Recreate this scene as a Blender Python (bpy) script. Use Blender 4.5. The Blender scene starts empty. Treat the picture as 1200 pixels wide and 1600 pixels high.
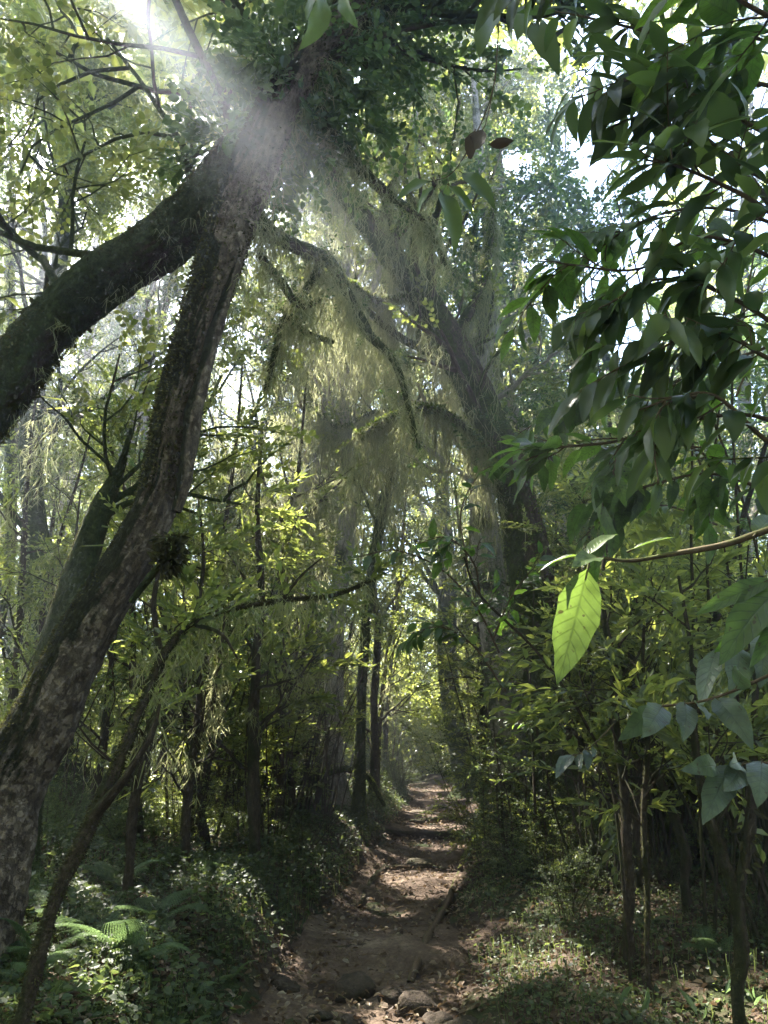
import bpy, math, random
import numpy as np
from mathutils import Vector, Matrix, noise as bnoise

# ------------------------------------------------------------------ camera, sky, sun, exposure
SC = bpy.context.scene
COL = SC.collection
R = math.radians
PITCH = R(19.1)
EYE = np.array([0.0, 0.0, 1.6])
FPX = 1155.0                                  # focal length in photo pixels (1200 x 1600)
cam = bpy.data.cameras.new('camera')
cam.sensor_fit = 'VERTICAL'
cam.angle = 2 * math.atan(800 / FPX)
cam.clip_start = 0.05
cam.clip_end = 900
camo = bpy.data.objects.new('camera', cam)
camo.location = EYE
camo.rotation_euler = (R(90) + PITCH, 0, 0)
COL.objects.link(camo)
SC.camera = camo

SUN = Vector((-0.355, 0.467, 0.809)).normalized()
world = bpy.data.worlds.new("World")
SC.world = world
world.use_nodes = True
wn = world.node_tree
bg = wn.nodes['Background']
sky = wn.nodes.new('ShaderNodeTexSky')
sky.sky_type = 'NISHITA'
sky.sun_disc = False
sky.sun_elevation = math.asin(SUN.z)
sky.sun_rotation = math.atan2(SUN.x, SUN.y)
wn.links.new(sky.outputs[0], bg.inputs[0])
bg.inputs[1].default_value = 0.092
sl = bpy.data.lights.new('sun', 'SUN')
sl.energy = 5.0
sl.angle = R(0.5)
sl.color = (1.0, 0.94, 0.84)
so = bpy.data.objects.new('sun', sl)
so.rotation_euler = SUN.to_track_quat('Z', 'Y').to_euler()
COL.objects.link(so)
SC.view_settings.view_transform = 'Standard'
SC.view_settings.look = 'None'
SC.view_settings.gamma = 1
SC.view_settings.use_curve_mapping = False
SC.view_settings.exposure = 3.5
SC.render.engine = 'CYCLES'
cy = SC.cycles
cy.max_bounces = 7
cy.diffuse_bounces = 5
cy.glossy_bounces = 2
cy.transmission_bounces = 5
cy.volume_bounces = 0
cy.transparent_max_bounces = 4
cy.caustics_reflective = False
cy.caustics_refractive = False
cy.sample_clamp_indirect = 6
cy.use_denoising = True

# ------------------------------------------------------------------ helpers
CP, SP = math.cos(PITCH), math.sin(PITCH)

def at(px, py, Y):
    """World point on the ray through a photo pixel at the distance Y in front of the eye (along +Y)."""
    cx, cz = (px - 600) / FPX, (800 - py) / FPX
    dy, dz = CP - cz * SP, SP + cz * CP
    return np.array([cx * Y / dy, Y, 1.6 + dz * Y / dy])

def pix(p):
    y, z = p[1], p[2] - 1.6
    d = y * CP + z * SP
    u = -y * SP + z * CP
    return 600 + FPX * p[0] / d, 800 - FPX * u / d, d

# --- the lie of the land
PY = np.array([-30, 0, 3, 5, 7, 10, 14, 18, 24, 30, 60], float)
PX = np.array([0, -.1, -.2, -.16, -.02, .38, .82, 1.30, 1.05, -.3, -9], float)

def pathx(y):
    return np.interp(y, PY, PX)

def halfw(y):
    return np.interp(y, [0, 5, 8, 14, 20, 40], [.8, .68, .6, .64, .64, .5])

def sstep(a, b, t):
    t = np.clip((t - a) / (b - a), 0, 1)
    return t * t * (3 - 2 * t)

def wav(x, y, s=0.0):
    return (np.sin(1.3 * x + .7 * y + s) + np.sin(2.9 * y - 1.7 * x + 1.3 + s) * .6 + np.sin(5.1 * x + 3.3 * y + 2 * s) * .3
            + np.sin(.45 * x - .31 * y + 4 + s) * 1.2)

def gz(x, y):
    x = np.asarray(x, float); y = np.asarray(y, float)
    base = np.interp(y, [-40, 0, 5, 10, 20, 25, 33, 60, 140], [-.6, 0, .22, .47, 1.0, 1.16, 1.05, .8, 2.5])
    d = x - pathx(y)
    w = halfw(y)
    left = sstep(w - .12, w + .55, -d) * .36 + sstep(w + .4, w + 3.0, -d) * .22
    right = sstep(w - .12, w + .8, d) * .20 + sstep(w + .6, w + 3.0, d) * .18
    off = sstep(w * .8, w * 1.5, np.abs(d))
    bumps = wav(x, y) * .035 * (.25 + off) + wav(3.1 * x, 2.7 * y, 2.0) * .012 * (.5 + off)
    far = sstep(25, 80, np.abs(x)) * 6
    return base + left + right + bumps + far

def foot(px, Y, sink=0.0):
    x = (px - 600) / FPX * Y
    for _ in range(6):
        z = float(gz(x, Y))
        x = (px - 600) / FPX * (Y * CP + (z - 1.6) * SP)
    return np.array([x, Y, float(gz(x, Y)) - sink])

def mesh(name, V, F, mat, parent=None, smooth=False, uv=None, mats=None, fmat=None, origin=None):
    """One mesh object from vertices and a faces array (n x 3 or n x 4) or a list of such arrays."""
    V = np.asarray(V, np.float32)
    Fs = F if isinstance(F, list) else [F]
    me = bpy.data.meshes.new(name)
    loops = np.concatenate([f.ravel() for f in Fs]).astype(np.int32)
    tot = np.concatenate([np.full(len(f), f.shape[1]) for f in Fs]).astype(np.int32)
    st = np.concatenate([[0], np.cumsum(tot)[:-1]]).astype(np.int32)
    me.vertices.add(len(V)); me.vertices.foreach_set('co', V.ravel())
    me.loops.add(len(loops)); me.loops.foreach_set('vertex_index', loops)
    me.polygons.add(len(tot)); me.polygons.foreach_set('loop_start', st); me.polygons.foreach_set('loop_total', tot)
    for m in (mats or [mat]):
        me.materials.append(m)
    if fmat is not None:
        me.polygons.foreach_set('material_index', np.asarray(fmat, np.int32))
    if uv is not None:
        l = me.uv_layers.new(name='uv')
        l.data.foreach_set('uv', np.asarray(uv, np.float32)[loops].ravel())
    me.polygons.foreach_set('use_smooth', np.full(len(tot), bool(smooth)))
    me.update(calc_edges=True)
    o = bpy.data.objects.new(name, me)
    COL.objects.link(o)
    if parent is not None:
        o.parent = parent
    return o

class Geo:
    """Collects pieces of geometry (vertices, quads or triangles, uvs) for one mesh."""
    def __init__(s):
        s.V, s.F, s.U, s.M, s.n = [], [], [], [], 0
    def add(s, V, F, U=None, m=0):
        s.V.append(V); s.F.append(F + s.n); s.n += len(V)
        s.U.append(np.zeros((len(V), 2)) if U is None else U)
        s.M.append(np.full(len(F), m))
    def build(s, name, mat, parent=None, smooth=False, mats=None):
        V = np.concatenate(s.V)
        q = [i for i, f in enumerate(s.F) if f.shape[1] == 4]
        t = [i for i, f in enumerate(s.F) if f.shape[1] == 3]
        F, M = [], []
        for idx in (q, t):
            if idx:
                F.append(np.concatenate([s.F[i] for i in idx])); M.append(np.concatenate([s.M[i] for i in idx]))
        return mesh(name, V, F, mat, parent, smooth, uv=np.concatenate(s.U), mats=mats, fmat=np.concatenate(M))

def thing(name, label, cat, loc=(0, 0, 0), group=None, rz=0.0, sc=1.0):
    o = bpy.data.objects.new(name, None)
    o.empty_display_size = .1
    COL.objects.link(o)
    o.location = loc; o.rotation_euler = (0, 0, rz); o.scale = (sc, sc, sc)
    tag(o, label, cat, group)
    return o

def tag(o, label=None, cat=None, group=None, kind=None):
    if label: o['label'] = label
    if cat: o['category'] = cat
    if group: o['group'] = group
    if kind: o['kind'] = kind
    return o

def dup(root, loc, rz, sc, label, group=None):
    r = root.copy(); COL.objects.link(r)
    r.location = loc; r.rotation_euler = (0, 0, rz); r.scale = (sc, sc, sc)
    r['label'] = label
    if group: r['group'] = group
    for ch in root.children:
        c = ch.copy(); COL.objects.link(c); c.parent = r
        for g in ch.children:
            d = g.copy(); COL.objects.link(d); d.parent = c
    return r

# --- tubes
def catmull(P, per=6):
    P = np.asarray(P, float)
    if len(P) < 3 or per < 2:
        return P
    Q = np.vstack([2 * P[0] - P[1], P, 2 * P[-1] - P[-2]])
    out = []
    for i in range(1, len(Q) - 2):
        p0, p1, p2, p3 = Q[i - 1], Q[i], Q[i + 1], Q[i + 2]
        for t in np.linspace(0, 1, per, endpoint=False):
            out.append(.5 * ((2 * p1) + (-p0 + p2) * t + (2 * p0 - 5 * p1 + 4 * p2 - p3) * t * t + (-p0 + 3 * p1 - 3 * p2 + p3) * t ** 3))
    out.append(Q[-2])
    return np.array(out)

def frames(P):
    T = np.gradient(P, axis=0)
    T /= np.linalg.norm(T, axis=1, keepdims=True) + 1e-9
    n = np.cross(T[0], [0.0, 1.0, 0.13]); n /= np.linalg.norm(n) + 1e-9
    N = []
    for t in T:
        n = n - t * np.dot(n, t); n /= np.linalg.norm(n) + 1e-9
        N.append(n.copy())
    N = np.array(N)
    return T, N, np.cross(T, N)

def tube(P, r, n=8, rough=0.0, seed=0, ridges=0.0, cap=True):
    """A tapering tube along P with radii r, its surface made uneven; UV in metres."""
    P = np.asarray(P, float); r = np.broadcast_to(np.asarray(r, float), (len(P),)).copy()
    T, N, B = frames(P)
    a = np.linspace(0, 2 * math.pi, n, endpoint=False)
    L = np.concatenate([[0], np.cumsum(np.linalg.norm(np.diff(P, axis=0), axis=1))])
    A, LL = np.meshgrid(a, L)
    d = np.ones_like(A)
    if rough or ridges:
        s = seed * 1.7
        rr = max(r.mean(), .02)
        d = d + rough * (np.sin(A * 2 + LL / rr * .35 + s) * .5 + np.sin(A * 3 - LL / rr * .6 + 2 * s) * .35 + np.sin(A * 5 + LL / rr * 1.1 + s) * .2
                         + np.sin(A + LL / rr * .21 + 3 * s) * .5 + .3 * np.sin(A * 7 + LL / rr * 2.3 + 2 * s) * np.sin(LL / rr * 1.7 + s))
        d = d + ridges * (np.abs(np.sin(A * 4.5 + .25 * np.sin(LL / rr * .5 + s))) - .5)
        d = d + ridges * .6 * (np.random.default_rng(seed + 5).random(A.shape) - .5)
    X = P[:, None, :] + (r[:, None] * d)[..., None] * (np.cos(A)[..., None] * N[:, None, :] + np.sin(A)[..., None] * B[:, None, :])
    V = X.reshape(-1, 3)
    U = np.stack([A * r.mean(), LL], -1).reshape(-1, 2)
    i = np.arange(len(P) - 1)[:, None] * n; j = np.arange(n)[None, :]; k = (j + 1) % n
    F = np.stack([i + j, i + k, i + n + k, i + n + j], -1).reshape(-1, 4)
    return V, F, U

def rough_tube(P, r, n, rough, seed, ridges, depth, stretch=3.2):
    """A tube resampled finely and carved with long broken furrows, plates and lumps of bark."""
    P = np.asarray(P, float); L = np.concatenate([[0], np.cumsum(np.linalg.norm(np.diff(P, axis=0), axis=1))])
    m = int(max(len(P), L[-1] / .035)); s = np.linspace(0, L[-1], m)
    Q = np.stack([np.interp(s, L, P[:, i]) for i in range(3)], -1); rr = np.interp(s, L, r)
    V, F, U = tube(Q, rr, n, rough, seed, 0.0)
    V = V.reshape(m, n, 3); a = np.linspace(0, 2 * math.pi, n, endpoint=False)
    rm = float(np.mean(rr))
    D = np.empty((m, n))
    for i in range(m):
        for j in range(n):
            q = Vector((math.cos(a[j]) * rm * 26 + seed, math.sin(a[j]) * rm * 26, s[i] * 26 / stretch))
            D[i, j] = (abs(bnoise.noise(q)) * 1.5 + .5 * abs(bnoise.noise(q * 2.3)) + .22 * bnoise.noise(q * 5.1)) - .55 + .9 * bnoise.noise(q * .22)
    nrm = norm(V - Q[:, None, :])
    V = V + nrm * (D * depth)[..., None] * np.clip(rr / rm, .2, 1.3)[:, None, None]
    return V.reshape(-1, 3), F, U

def norm(a):
    return a / (np.linalg.norm(a, axis=-1, keepdims=True) + 1e-9)

# --- leaves: a template placed many times
def leaf_tmpl(kind):
    if kind == 'small':
        V = np.array([[0, 0, 0], [.24, .42, .07], [0, 1, -.06], [-.24, .42, .07]])
        F = np.array([[0, 1, 2], [0, 2, 3]])
    elif kind == 'round':
        V = np.array([[0, 0, 0], [.30, .25, .06], [.33, .62, .06], [0, 1, -.05], [-.33, .62, .06], [-.30, .25, .06]])
        F = np.array([[0, 1, 2, 3], [0, 3, 4, 5]])
    elif kind == 'oval':
        V = np.array([[0, 0, 0], [.20, .28, .07], [.19, .62, .05], [0, 1, -.12], [-.19, .62, .05], [-.20, .28, .07]])
        F = np.array([[0, 1, 2, 3], [0, 3, 4, 5]])
    else:  # long
        V = np.array([[0, 0, 0], [.13, .28, .05], [.12, .65, .02], [0, 1, -.18], [-.12, .65, .02], [-.13, .28, .05]])
        F = np.array([[0, 1, 2, 3], [0, 3, 4, 5]])
    return V, F

def place(tV, tF, pos, ydir, up, size, tU=None):
    """Copies of a template at pos, its +Y along ydir, its +Z close to up."""
    n = len(pos)
    y = norm(ydir); x = norm(np.cross(y, up)); z = np.cross(x, y)
    size = np.broadcast_to(size, (n,))
    V = pos[:, None, :] + size[:, None, None] * (tV[None, :, 0:1] * x[:, None, :] + tV[None, :, 1:2] * y[:, None, :] + tV[None, :, 2:3] * z[:, None, :])
    F = tF[None] + (np.arange(n) * len(tV))[:, None, None]
    U = None if tU is None else np.tile(tU, (n, 1))
    return V.reshape(-1, 3), F.reshape(-1, tF.shape[1]), U

def twig_tmpl(rng, kind='oval', n=9, L=.36, ls=.095, spread=.9, droop=.3):
    """A leafy twig along +Y, leaves to both sides and at its tip."""
    t = np.linspace(.12, 1, n)
    pos = np.stack([rng.normal(0, .01, n), t * L, -droop * L * t ** 2 * .5 + rng.normal(0, .01, n)], -1)
    side = np.where(np.arange(n) % 2 == 0, 1.0, -1.0)
    side[-1] = 0
    d = np.stack([side * spread + rng.normal(0, .25, n), .6 + rng.random(n) * .5, rng.normal(-.15, .35, n)], -1)
    up = np.stack([rng.normal(0, .45, n), rng.normal(0, .35, n), np.ones(n)], -1)
    tV, tF = leaf_tmpl(kind)
    V, F, _ = place(tV, tF, pos, d, up, ls * (.65 + .6 * rng.random(n)))
    w = .0025
    sv = np.array([[-w, 0, 0], [w, 0, 0], [0, L * .5, -droop * L * .125], [0, L, -droop * L * .5]])
    sf = np.array([[0, 1, 2], [0, 2, 1]])[:1]
    if F.shape[1] == 4:
        sf = np.array([[0, 1, 2, 3]])
    F = np.concatenate([F, sf + len(V)]); V = np.concatenate([V, sv])
    return V, F

def scatter_twigs(G, rng, tmpls, pos, dirs, scale=1.0, m=0, upj=.6):
    pos = np.asarray(pos, float); dirs = np.asarray(dirs, float)
    if not len(pos): return
    k = rng.integers(0, len(tmpls), len(pos))
    for i, (tV, tF) in enumerate(tmpls):
        s = k == i
        n = int(s.sum())
        if not n: continue
        up = np.stack([rng.normal(0, upj, n), rng.normal(0, upj, n), np.ones(n)], -1)
        V, F, _ = place(tV, tF, pos[s], dirs[s], up, scale * (.75 + .5 * rng.random(n)))
        G.add(V, F, m=m)

def lichen(G, rng, pts, lmin=.2, lmax=.8, w=.006, m=0, per=1):
    """Hanging beards: thin drooping ribbons with side wisps below each of pts."""
    pts = np.repeat(np.asarray(pts, float), per, axis=0)
    n = len(pts)
    if not n: return
    pts = pts + rng.normal(0, .035, (n, 3))
    L = lmin + (lmax - lmin) * rng.random(n) ** 2
    k = 9
    t = np.linspace(0, 1, k)
    wk = np.cumsum(rng.normal(0, .035, (n, k, 2)) * L[:, None, None] ** .5, axis=1); wk -= wk[:, :1]
    ph = rng.random((n, 2)) * 6.3
    amp = .02 + .03 * rng.random(n)
    X = pts[:, None, 0] + wk[..., 0] + amp[:, None] * (np.sin(t * 6 + ph[:, :1]) - np.sin(ph[:, :1]))
    Y = pts[:, None, 1] + wk[..., 1] + amp[:, None] * (np.sin(t * 5 + ph[:, 1:]) - np.sin(ph[:, 1:]))
    Z = pts[:, None, 2] - L[:, None] * t
    C = np.stack([X, Y, Z], -1)
    a = rng.random(n) * math.pi
    side = np.stack([np.cos(a), np.sin(a), np.zeros(n)], -1)[:, None, :]
    ww = (w * (.6 + .8 * rng.random(n)))[:, None, None] * (np.array([.5, .9, .7, 1, .8, .6, .6, .4, .1])[None, :, None])
    V = np.stack([C - side * ww, C + side * ww], 2).reshape(-1, 3)
    i = (np.arange(n) * 2 * k)[:, None] + (np.arange(k - 1) * 2)[None, :]
    F = np.stack([i, i + 1, i + 3, i + 2], -1).reshape(-1, 4)
    G.add(V, F, m=m)
    # wisps
    q = 10
    tt = rng.random((n, q)) * .9
    idx = np.clip((tt * (k - 1)).astype(int), 0, k - 2); fr = tt * (k - 1) - idx
    ar = np.arange(n)[:, None]
    base = C[ar, idx] * (1 - fr[..., None]) + C[ar, idx + 1] * fr[..., None]
    base = base.reshape(-1, 3); nn = len(base)
    d = np.stack([rng.normal(0, .5, nn), rng.normal(0, .5, nn), -.9 * np.ones(nn)], -1)
    wl = (.04 + .10 * rng.random(nn))
    tV = np.array([[-.035, 0, 0], [.035, 0, 0], [.01, 1, 0.0], [-.01, 1, 0]]); tF = np.array([[0, 1, 2, 3]])
    V, F, _ = place(tV, tF, base, d, rng.normal(0, 1, (nn, 3)), wl)
    G.add(V, F, m=m)

def fuzz(G, rng, P, r, n, size=.035, m=0, kind='small', out=1.0, side=None, tmax=1.0):
    """Moss and small epiphyte leaves standing off a trunk's surface."""
    T, N, B = frames(P)
    r = np.broadcast_to(r, (len(P),))
    f = rng.random(n) * (len(P) - 1) * tmax
    i = np.clip(f.astype(int), 0, len(P) - 2); fr = (f - i)[:, None]
    a = rng.random(n) * 2 * math.pi
    C = P[i] * (1 - fr) + P[i + 1] * fr
    rr = r[i] * (1 - fr[:, 0]) + r[i + 1] * fr[:, 0]
    nrm = np.cos(a)[:, None] * N[i] + np.sin(a)[:, None] * B[i]
    if side is not None:
        keep = (nrm @ np.asarray(side, float)) > rng.normal(-.1, .35, n)
        C, rr, nrm = C[keep], rr[keep], nrm[keep]
    n = len(C)
    pos = C + nrm * rr[:, None] * .97
    d = nrm * out + rng.normal(0, .45, (n, 3)) + np.array([0, 0, -.45])
    tV, tF = leaf_tmpl(kind)
    V, F, _ = place(tV, tF, pos, d, rng.normal(0, 1, (n, 3)), size * (.5 + rng.random(n)))
    G.add(V, F, m=m)

# --- branching growth
def wander(rng, p, d, L, k=6, jit=.16, up=.05):
    P = [np.array(p, float)]
    d = np.array(d, float); d /= np.linalg.norm(d)
    for _ in range(k - 1):
        d = d + rng.normal(0, jit, 3) + np.array([0, 0, up]); d /= np.linalg.norm(d)
        P.append(P[-1] + d * L / (k - 1))
    return np.array(P), d

def grow(G, rng, p, d, L, r, depth, tips, kids=4, jit=.16, up=.05, n=6, m=0, ratio=.6, spread=.9, nodes=None):
    P, dl = wander(rng, p, d, L, 6, jit, up)
    rad = np.linspace(r, r * .35, len(P))
    V, F, U = tube(P, rad, n=max(3, n)); G.add(V, F, U, m=m)
    if nodes is not None: nodes.extend(P[1:])
    if depth == 0:
        for q in range(2, len(P)):
            tips.append((P[q], P[q] - P[q - 1]))
        return
    for c in range(kids):
        t = .25 + .75 * (c + rng.random() * .6) / kids
        i = min(int(t * 5), 4)
        base = P[i] + (P[i + 1] - P[i]) * (t * 5 - i if t < 1 else 1)
        dd = norm(P[i + 1] - P[i])
        v = rng.normal(0, 1, 3); v = v - dd * np.dot(v, dd); v /= np.linalg.norm(v)
        nd = dd * .6 + v * spread * (.7 + .5 * rng.random()) + np.array([0, 0, .1])
        grow(G, rng, base, nd, L * ratio * (.7 + .5 * rng.random()), max(r * .5, .003), depth - 1, tips, kids, jit, up, n - 1, m, ratio, spread, nodes)
    tips.append((P[-1], dl))

# ------------------------------------------------------------------ materials
def newmat(name):
    m = bpy.data.materials.new(name); m.use_nodes = True
    nt = m.node_tree; nt.nodes.clear()
    out = nt.nodes.new('ShaderNodeOutputMaterial')
    return m, nt, out

def N(nt, t, **kw):
    n = nt.nodes.new(t)
    for k, v in kw.items():
        if k in ('loc',): continue
        if hasattr(n, k): setattr(n, k, v)
        else: n.inputs[k.replace('_', ' ')].default_value = v
    return n

def ramp(nt, cols, fac=None, pos=None):
    r = nt.nodes.new('ShaderNodeValToRGB')
    e = r.color_ramp.elements
    pos = pos or np.linspace(0, 1, len(cols))
    while len(e) < len(cols): e.new(.5)
    for i, (p, c) in enumerate(zip(pos, cols)):
        e[i].position = p; e[i].color = (*c, 1)
    if fac is not None: nt.links.new(fac, r.inputs[0])
    return r

def leafmat(name, diff, trans, rough=.38, tw=.5, vein=False, spec=.5):
    """Leaf: glossy top, colour let through when lit from behind; both vary from leaf to leaf."""
    m, nt, out = newmat(name)
    geo = nt.nodes.new('ShaderNodeNewGeometry')
    rp = geo.outputs['Random Per Island']
    cd = ramp(nt, diff, rp); ct = ramp(nt, trans, rp)
    cdo, cto = cd.outputs[0], ct.outputs[0]
    # blotches on the leaf itself and slow change from plant to plant
    tc = nt.nodes.new('ShaderNodeTexCoord')
    nz = N(nt, 'ShaderNodeTexNoise', Scale=.7, Detail=1.0)
    nt.links.new(geo.outputs['Position'], nz.inputs['Vector'])
    oi = nt.nodes.new('ShaderNodeObjectInfo')
    ad = N(nt, 'ShaderNodeMath', operation='ADD'); nt.links.new(nz.outputs[0], ad.inputs[0])
    mo = N(nt, 'ShaderNodeMath', operation='MULTIPLY'); nt.links.new(oi.outputs['Random'], mo.inputs[0]); mo.inputs[1].default_value = .35
    nt.links.new(mo.outputs[0], ad.inputs[1])
    mr = N(nt, 'ShaderNodeMapRange'); mr.inputs[1].default_value = .35; mr.inputs[2].default_value = .95; mr.inputs[3].default_value = .65; mr.inputs[4].default_value = 1.35
    nt.links.new(ad.outputs[0], mr.inputs[0])
    def mul(c):
        x = N(nt, 'ShaderNodeVectorMath', operation='SCALE'); nt.links.new(c, x.inputs[0]); nt.links.new(mr.outputs[0], x.inputs['Scale']); return x.outputs[0]
    cdo, cto = mul(cdo), mul(cto)
    bump = None
    if vein:
        uv = nt.nodes.new('ShaderNodeUVMap')
        sx = nt.nodes.new('ShaderNodeSeparateXYZ'); nt.links.new(uv.outputs[0], sx.inputs[0])
        # u in -1..1 across, v in 0..1 along: side veins run forwards from the midrib
        ab = N(nt, 'ShaderNodeMath', operation='ABSOLUTE'); nt.links.new(sx.outputs[0], ab.inputs[0])
        k1 = N(nt, 'ShaderNodeMath', operation='MULTIPLY'); nt.links.new(ab.outputs[0], k1.inputs[0]); k1.inputs[1].default_value = -.16
        k2 = N(nt, 'ShaderNodeMath', operation='ADD'); nt.links.new(sx.outputs[1], k2.inputs[0]); nt.links.new(k1.outputs[0], k2.inputs[1])
        k3 = N(nt, 'ShaderNodeMath', operation='MULTIPLY'); nt.links.new(k2.outputs[0], k3.inputs[0]); k3.inputs[1].default_value = 62.0
        k4 = N(nt, 'ShaderNodeMath', operation='SINE'); nt.links.new(k3.outputs[0], k4.inputs[0])
        v1 = N(nt, 'ShaderNodeMapRange'); nt.links.new(k4.outputs[0], v1.inputs[0]); v1.inputs[1].default_value = .75; v1.inputs[2].default_value = 1.0
        v2 = N(nt, 'ShaderNodeMapRange'); nt.links.new(ab.outputs[0], v2.inputs[0]); v2.inputs[1].default_value = .09; v2.inputs[2].default_value = .02
        mx = N(nt, 'ShaderNodeMath', operation='MAXIMUM'); nt.links.new(v1.outputs[0], mx.inputs[0]); nt.links.new(v2.outputs[0], mx.inputs[1])
        n2 = N(nt, 'ShaderNodeTexNoise', Scale=38.0, Detail=3.0); nt.links.new(geo.outputs['Position'], n2.inputs['Vector'])
        mm = nt.nodes.new('ShaderNodeMapRange'); nt.links.new(n2.outputs[0], mm.inputs[0]); mm.inputs[1].default_value = .35; mm.inputs[2].default_value = .7; mm.inputs[3].default_value = .72; mm.inputs[4].default_value = 1.15
        vv = N(nt, 'ShaderNodeMath', operation='MULTIPLY_ADD'); nt.links.new(mx.outputs[0], vv.inputs[0]); vv.inputs[1].default_value = -.34; nt.links.new(mm.outputs[0], vv.inputs[2])
        x = N(nt, 'ShaderNodeVectorMath', operation='SCALE'); nt.links.new(cto, x.inputs[0]); nt.links.new(vv.outputs[0], x.inputs['Scale']); cto = x.outputs[0]
        x = N(nt, 'ShaderNodeVectorMath', operation='SCALE'); nt.links.new(cdo, x.inputs[0]); nt.links.new(mm.outputs[0], x.inputs['Scale']); cdo = x.outputs[0]
        n5 = N(nt, 'ShaderNodeTexNoise', Scale=75.0, Detail=2.0); nt.links.new(geo.outputs['Position'], n5.inputs['Vector'])
        sp = nt.nodes.new('ShaderNodeMapRange'); nt.links.new(n5.outputs[0], sp.inputs[0]); sp.inputs[1].default_value = .66; sp.inputs[2].default_value = .72; sp.inputs[4].default_value = .8
        def spot(c):
            x = nt.nodes.new('ShaderNodeMix'); x.data_type = 'RGBA'; nt.links.new(sp.outputs[0], x.inputs[0]); nt.links.new(c, x.inputs[6]); x.inputs[7].default_value = (.05, .035, .015, 1); return x.outputs[2]
        cto, cdo = spot(cto), spot(cdo)
        bump = N(nt, 'ShaderNodeBump', Strength=.35, Distance=.002); bump.invert = True
        nt.links.new(mx.outputs[0], bump.inputs['Height'])
    pb = nt.nodes.new('ShaderNodeBsdfPrincipled')
    nt.links.new(cdo, pb.inputs['Base Color']); pb.inputs['Roughness'].default_value = rough
    pb.inputs['Specular IOR Level'].default_value = spec
    tr = nt.nodes.new('ShaderNodeBsdfTranslucent'); nt.links.new(cto, tr.inputs[0])
    if bump: nt.links.new(bump.outputs[0], pb.inputs['Normal'])
    mix = nt.nodes.new('ShaderNodeMixShader'); mix.inputs[0].default_value = tw
    nt.links.new(pb.outputs[0], mix.inputs[1]); nt.links.new(tr.outputs[0], mix.inputs[2])
    nt.links.new(mix.outputs[0], out.inputs[0])
    return m

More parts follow.
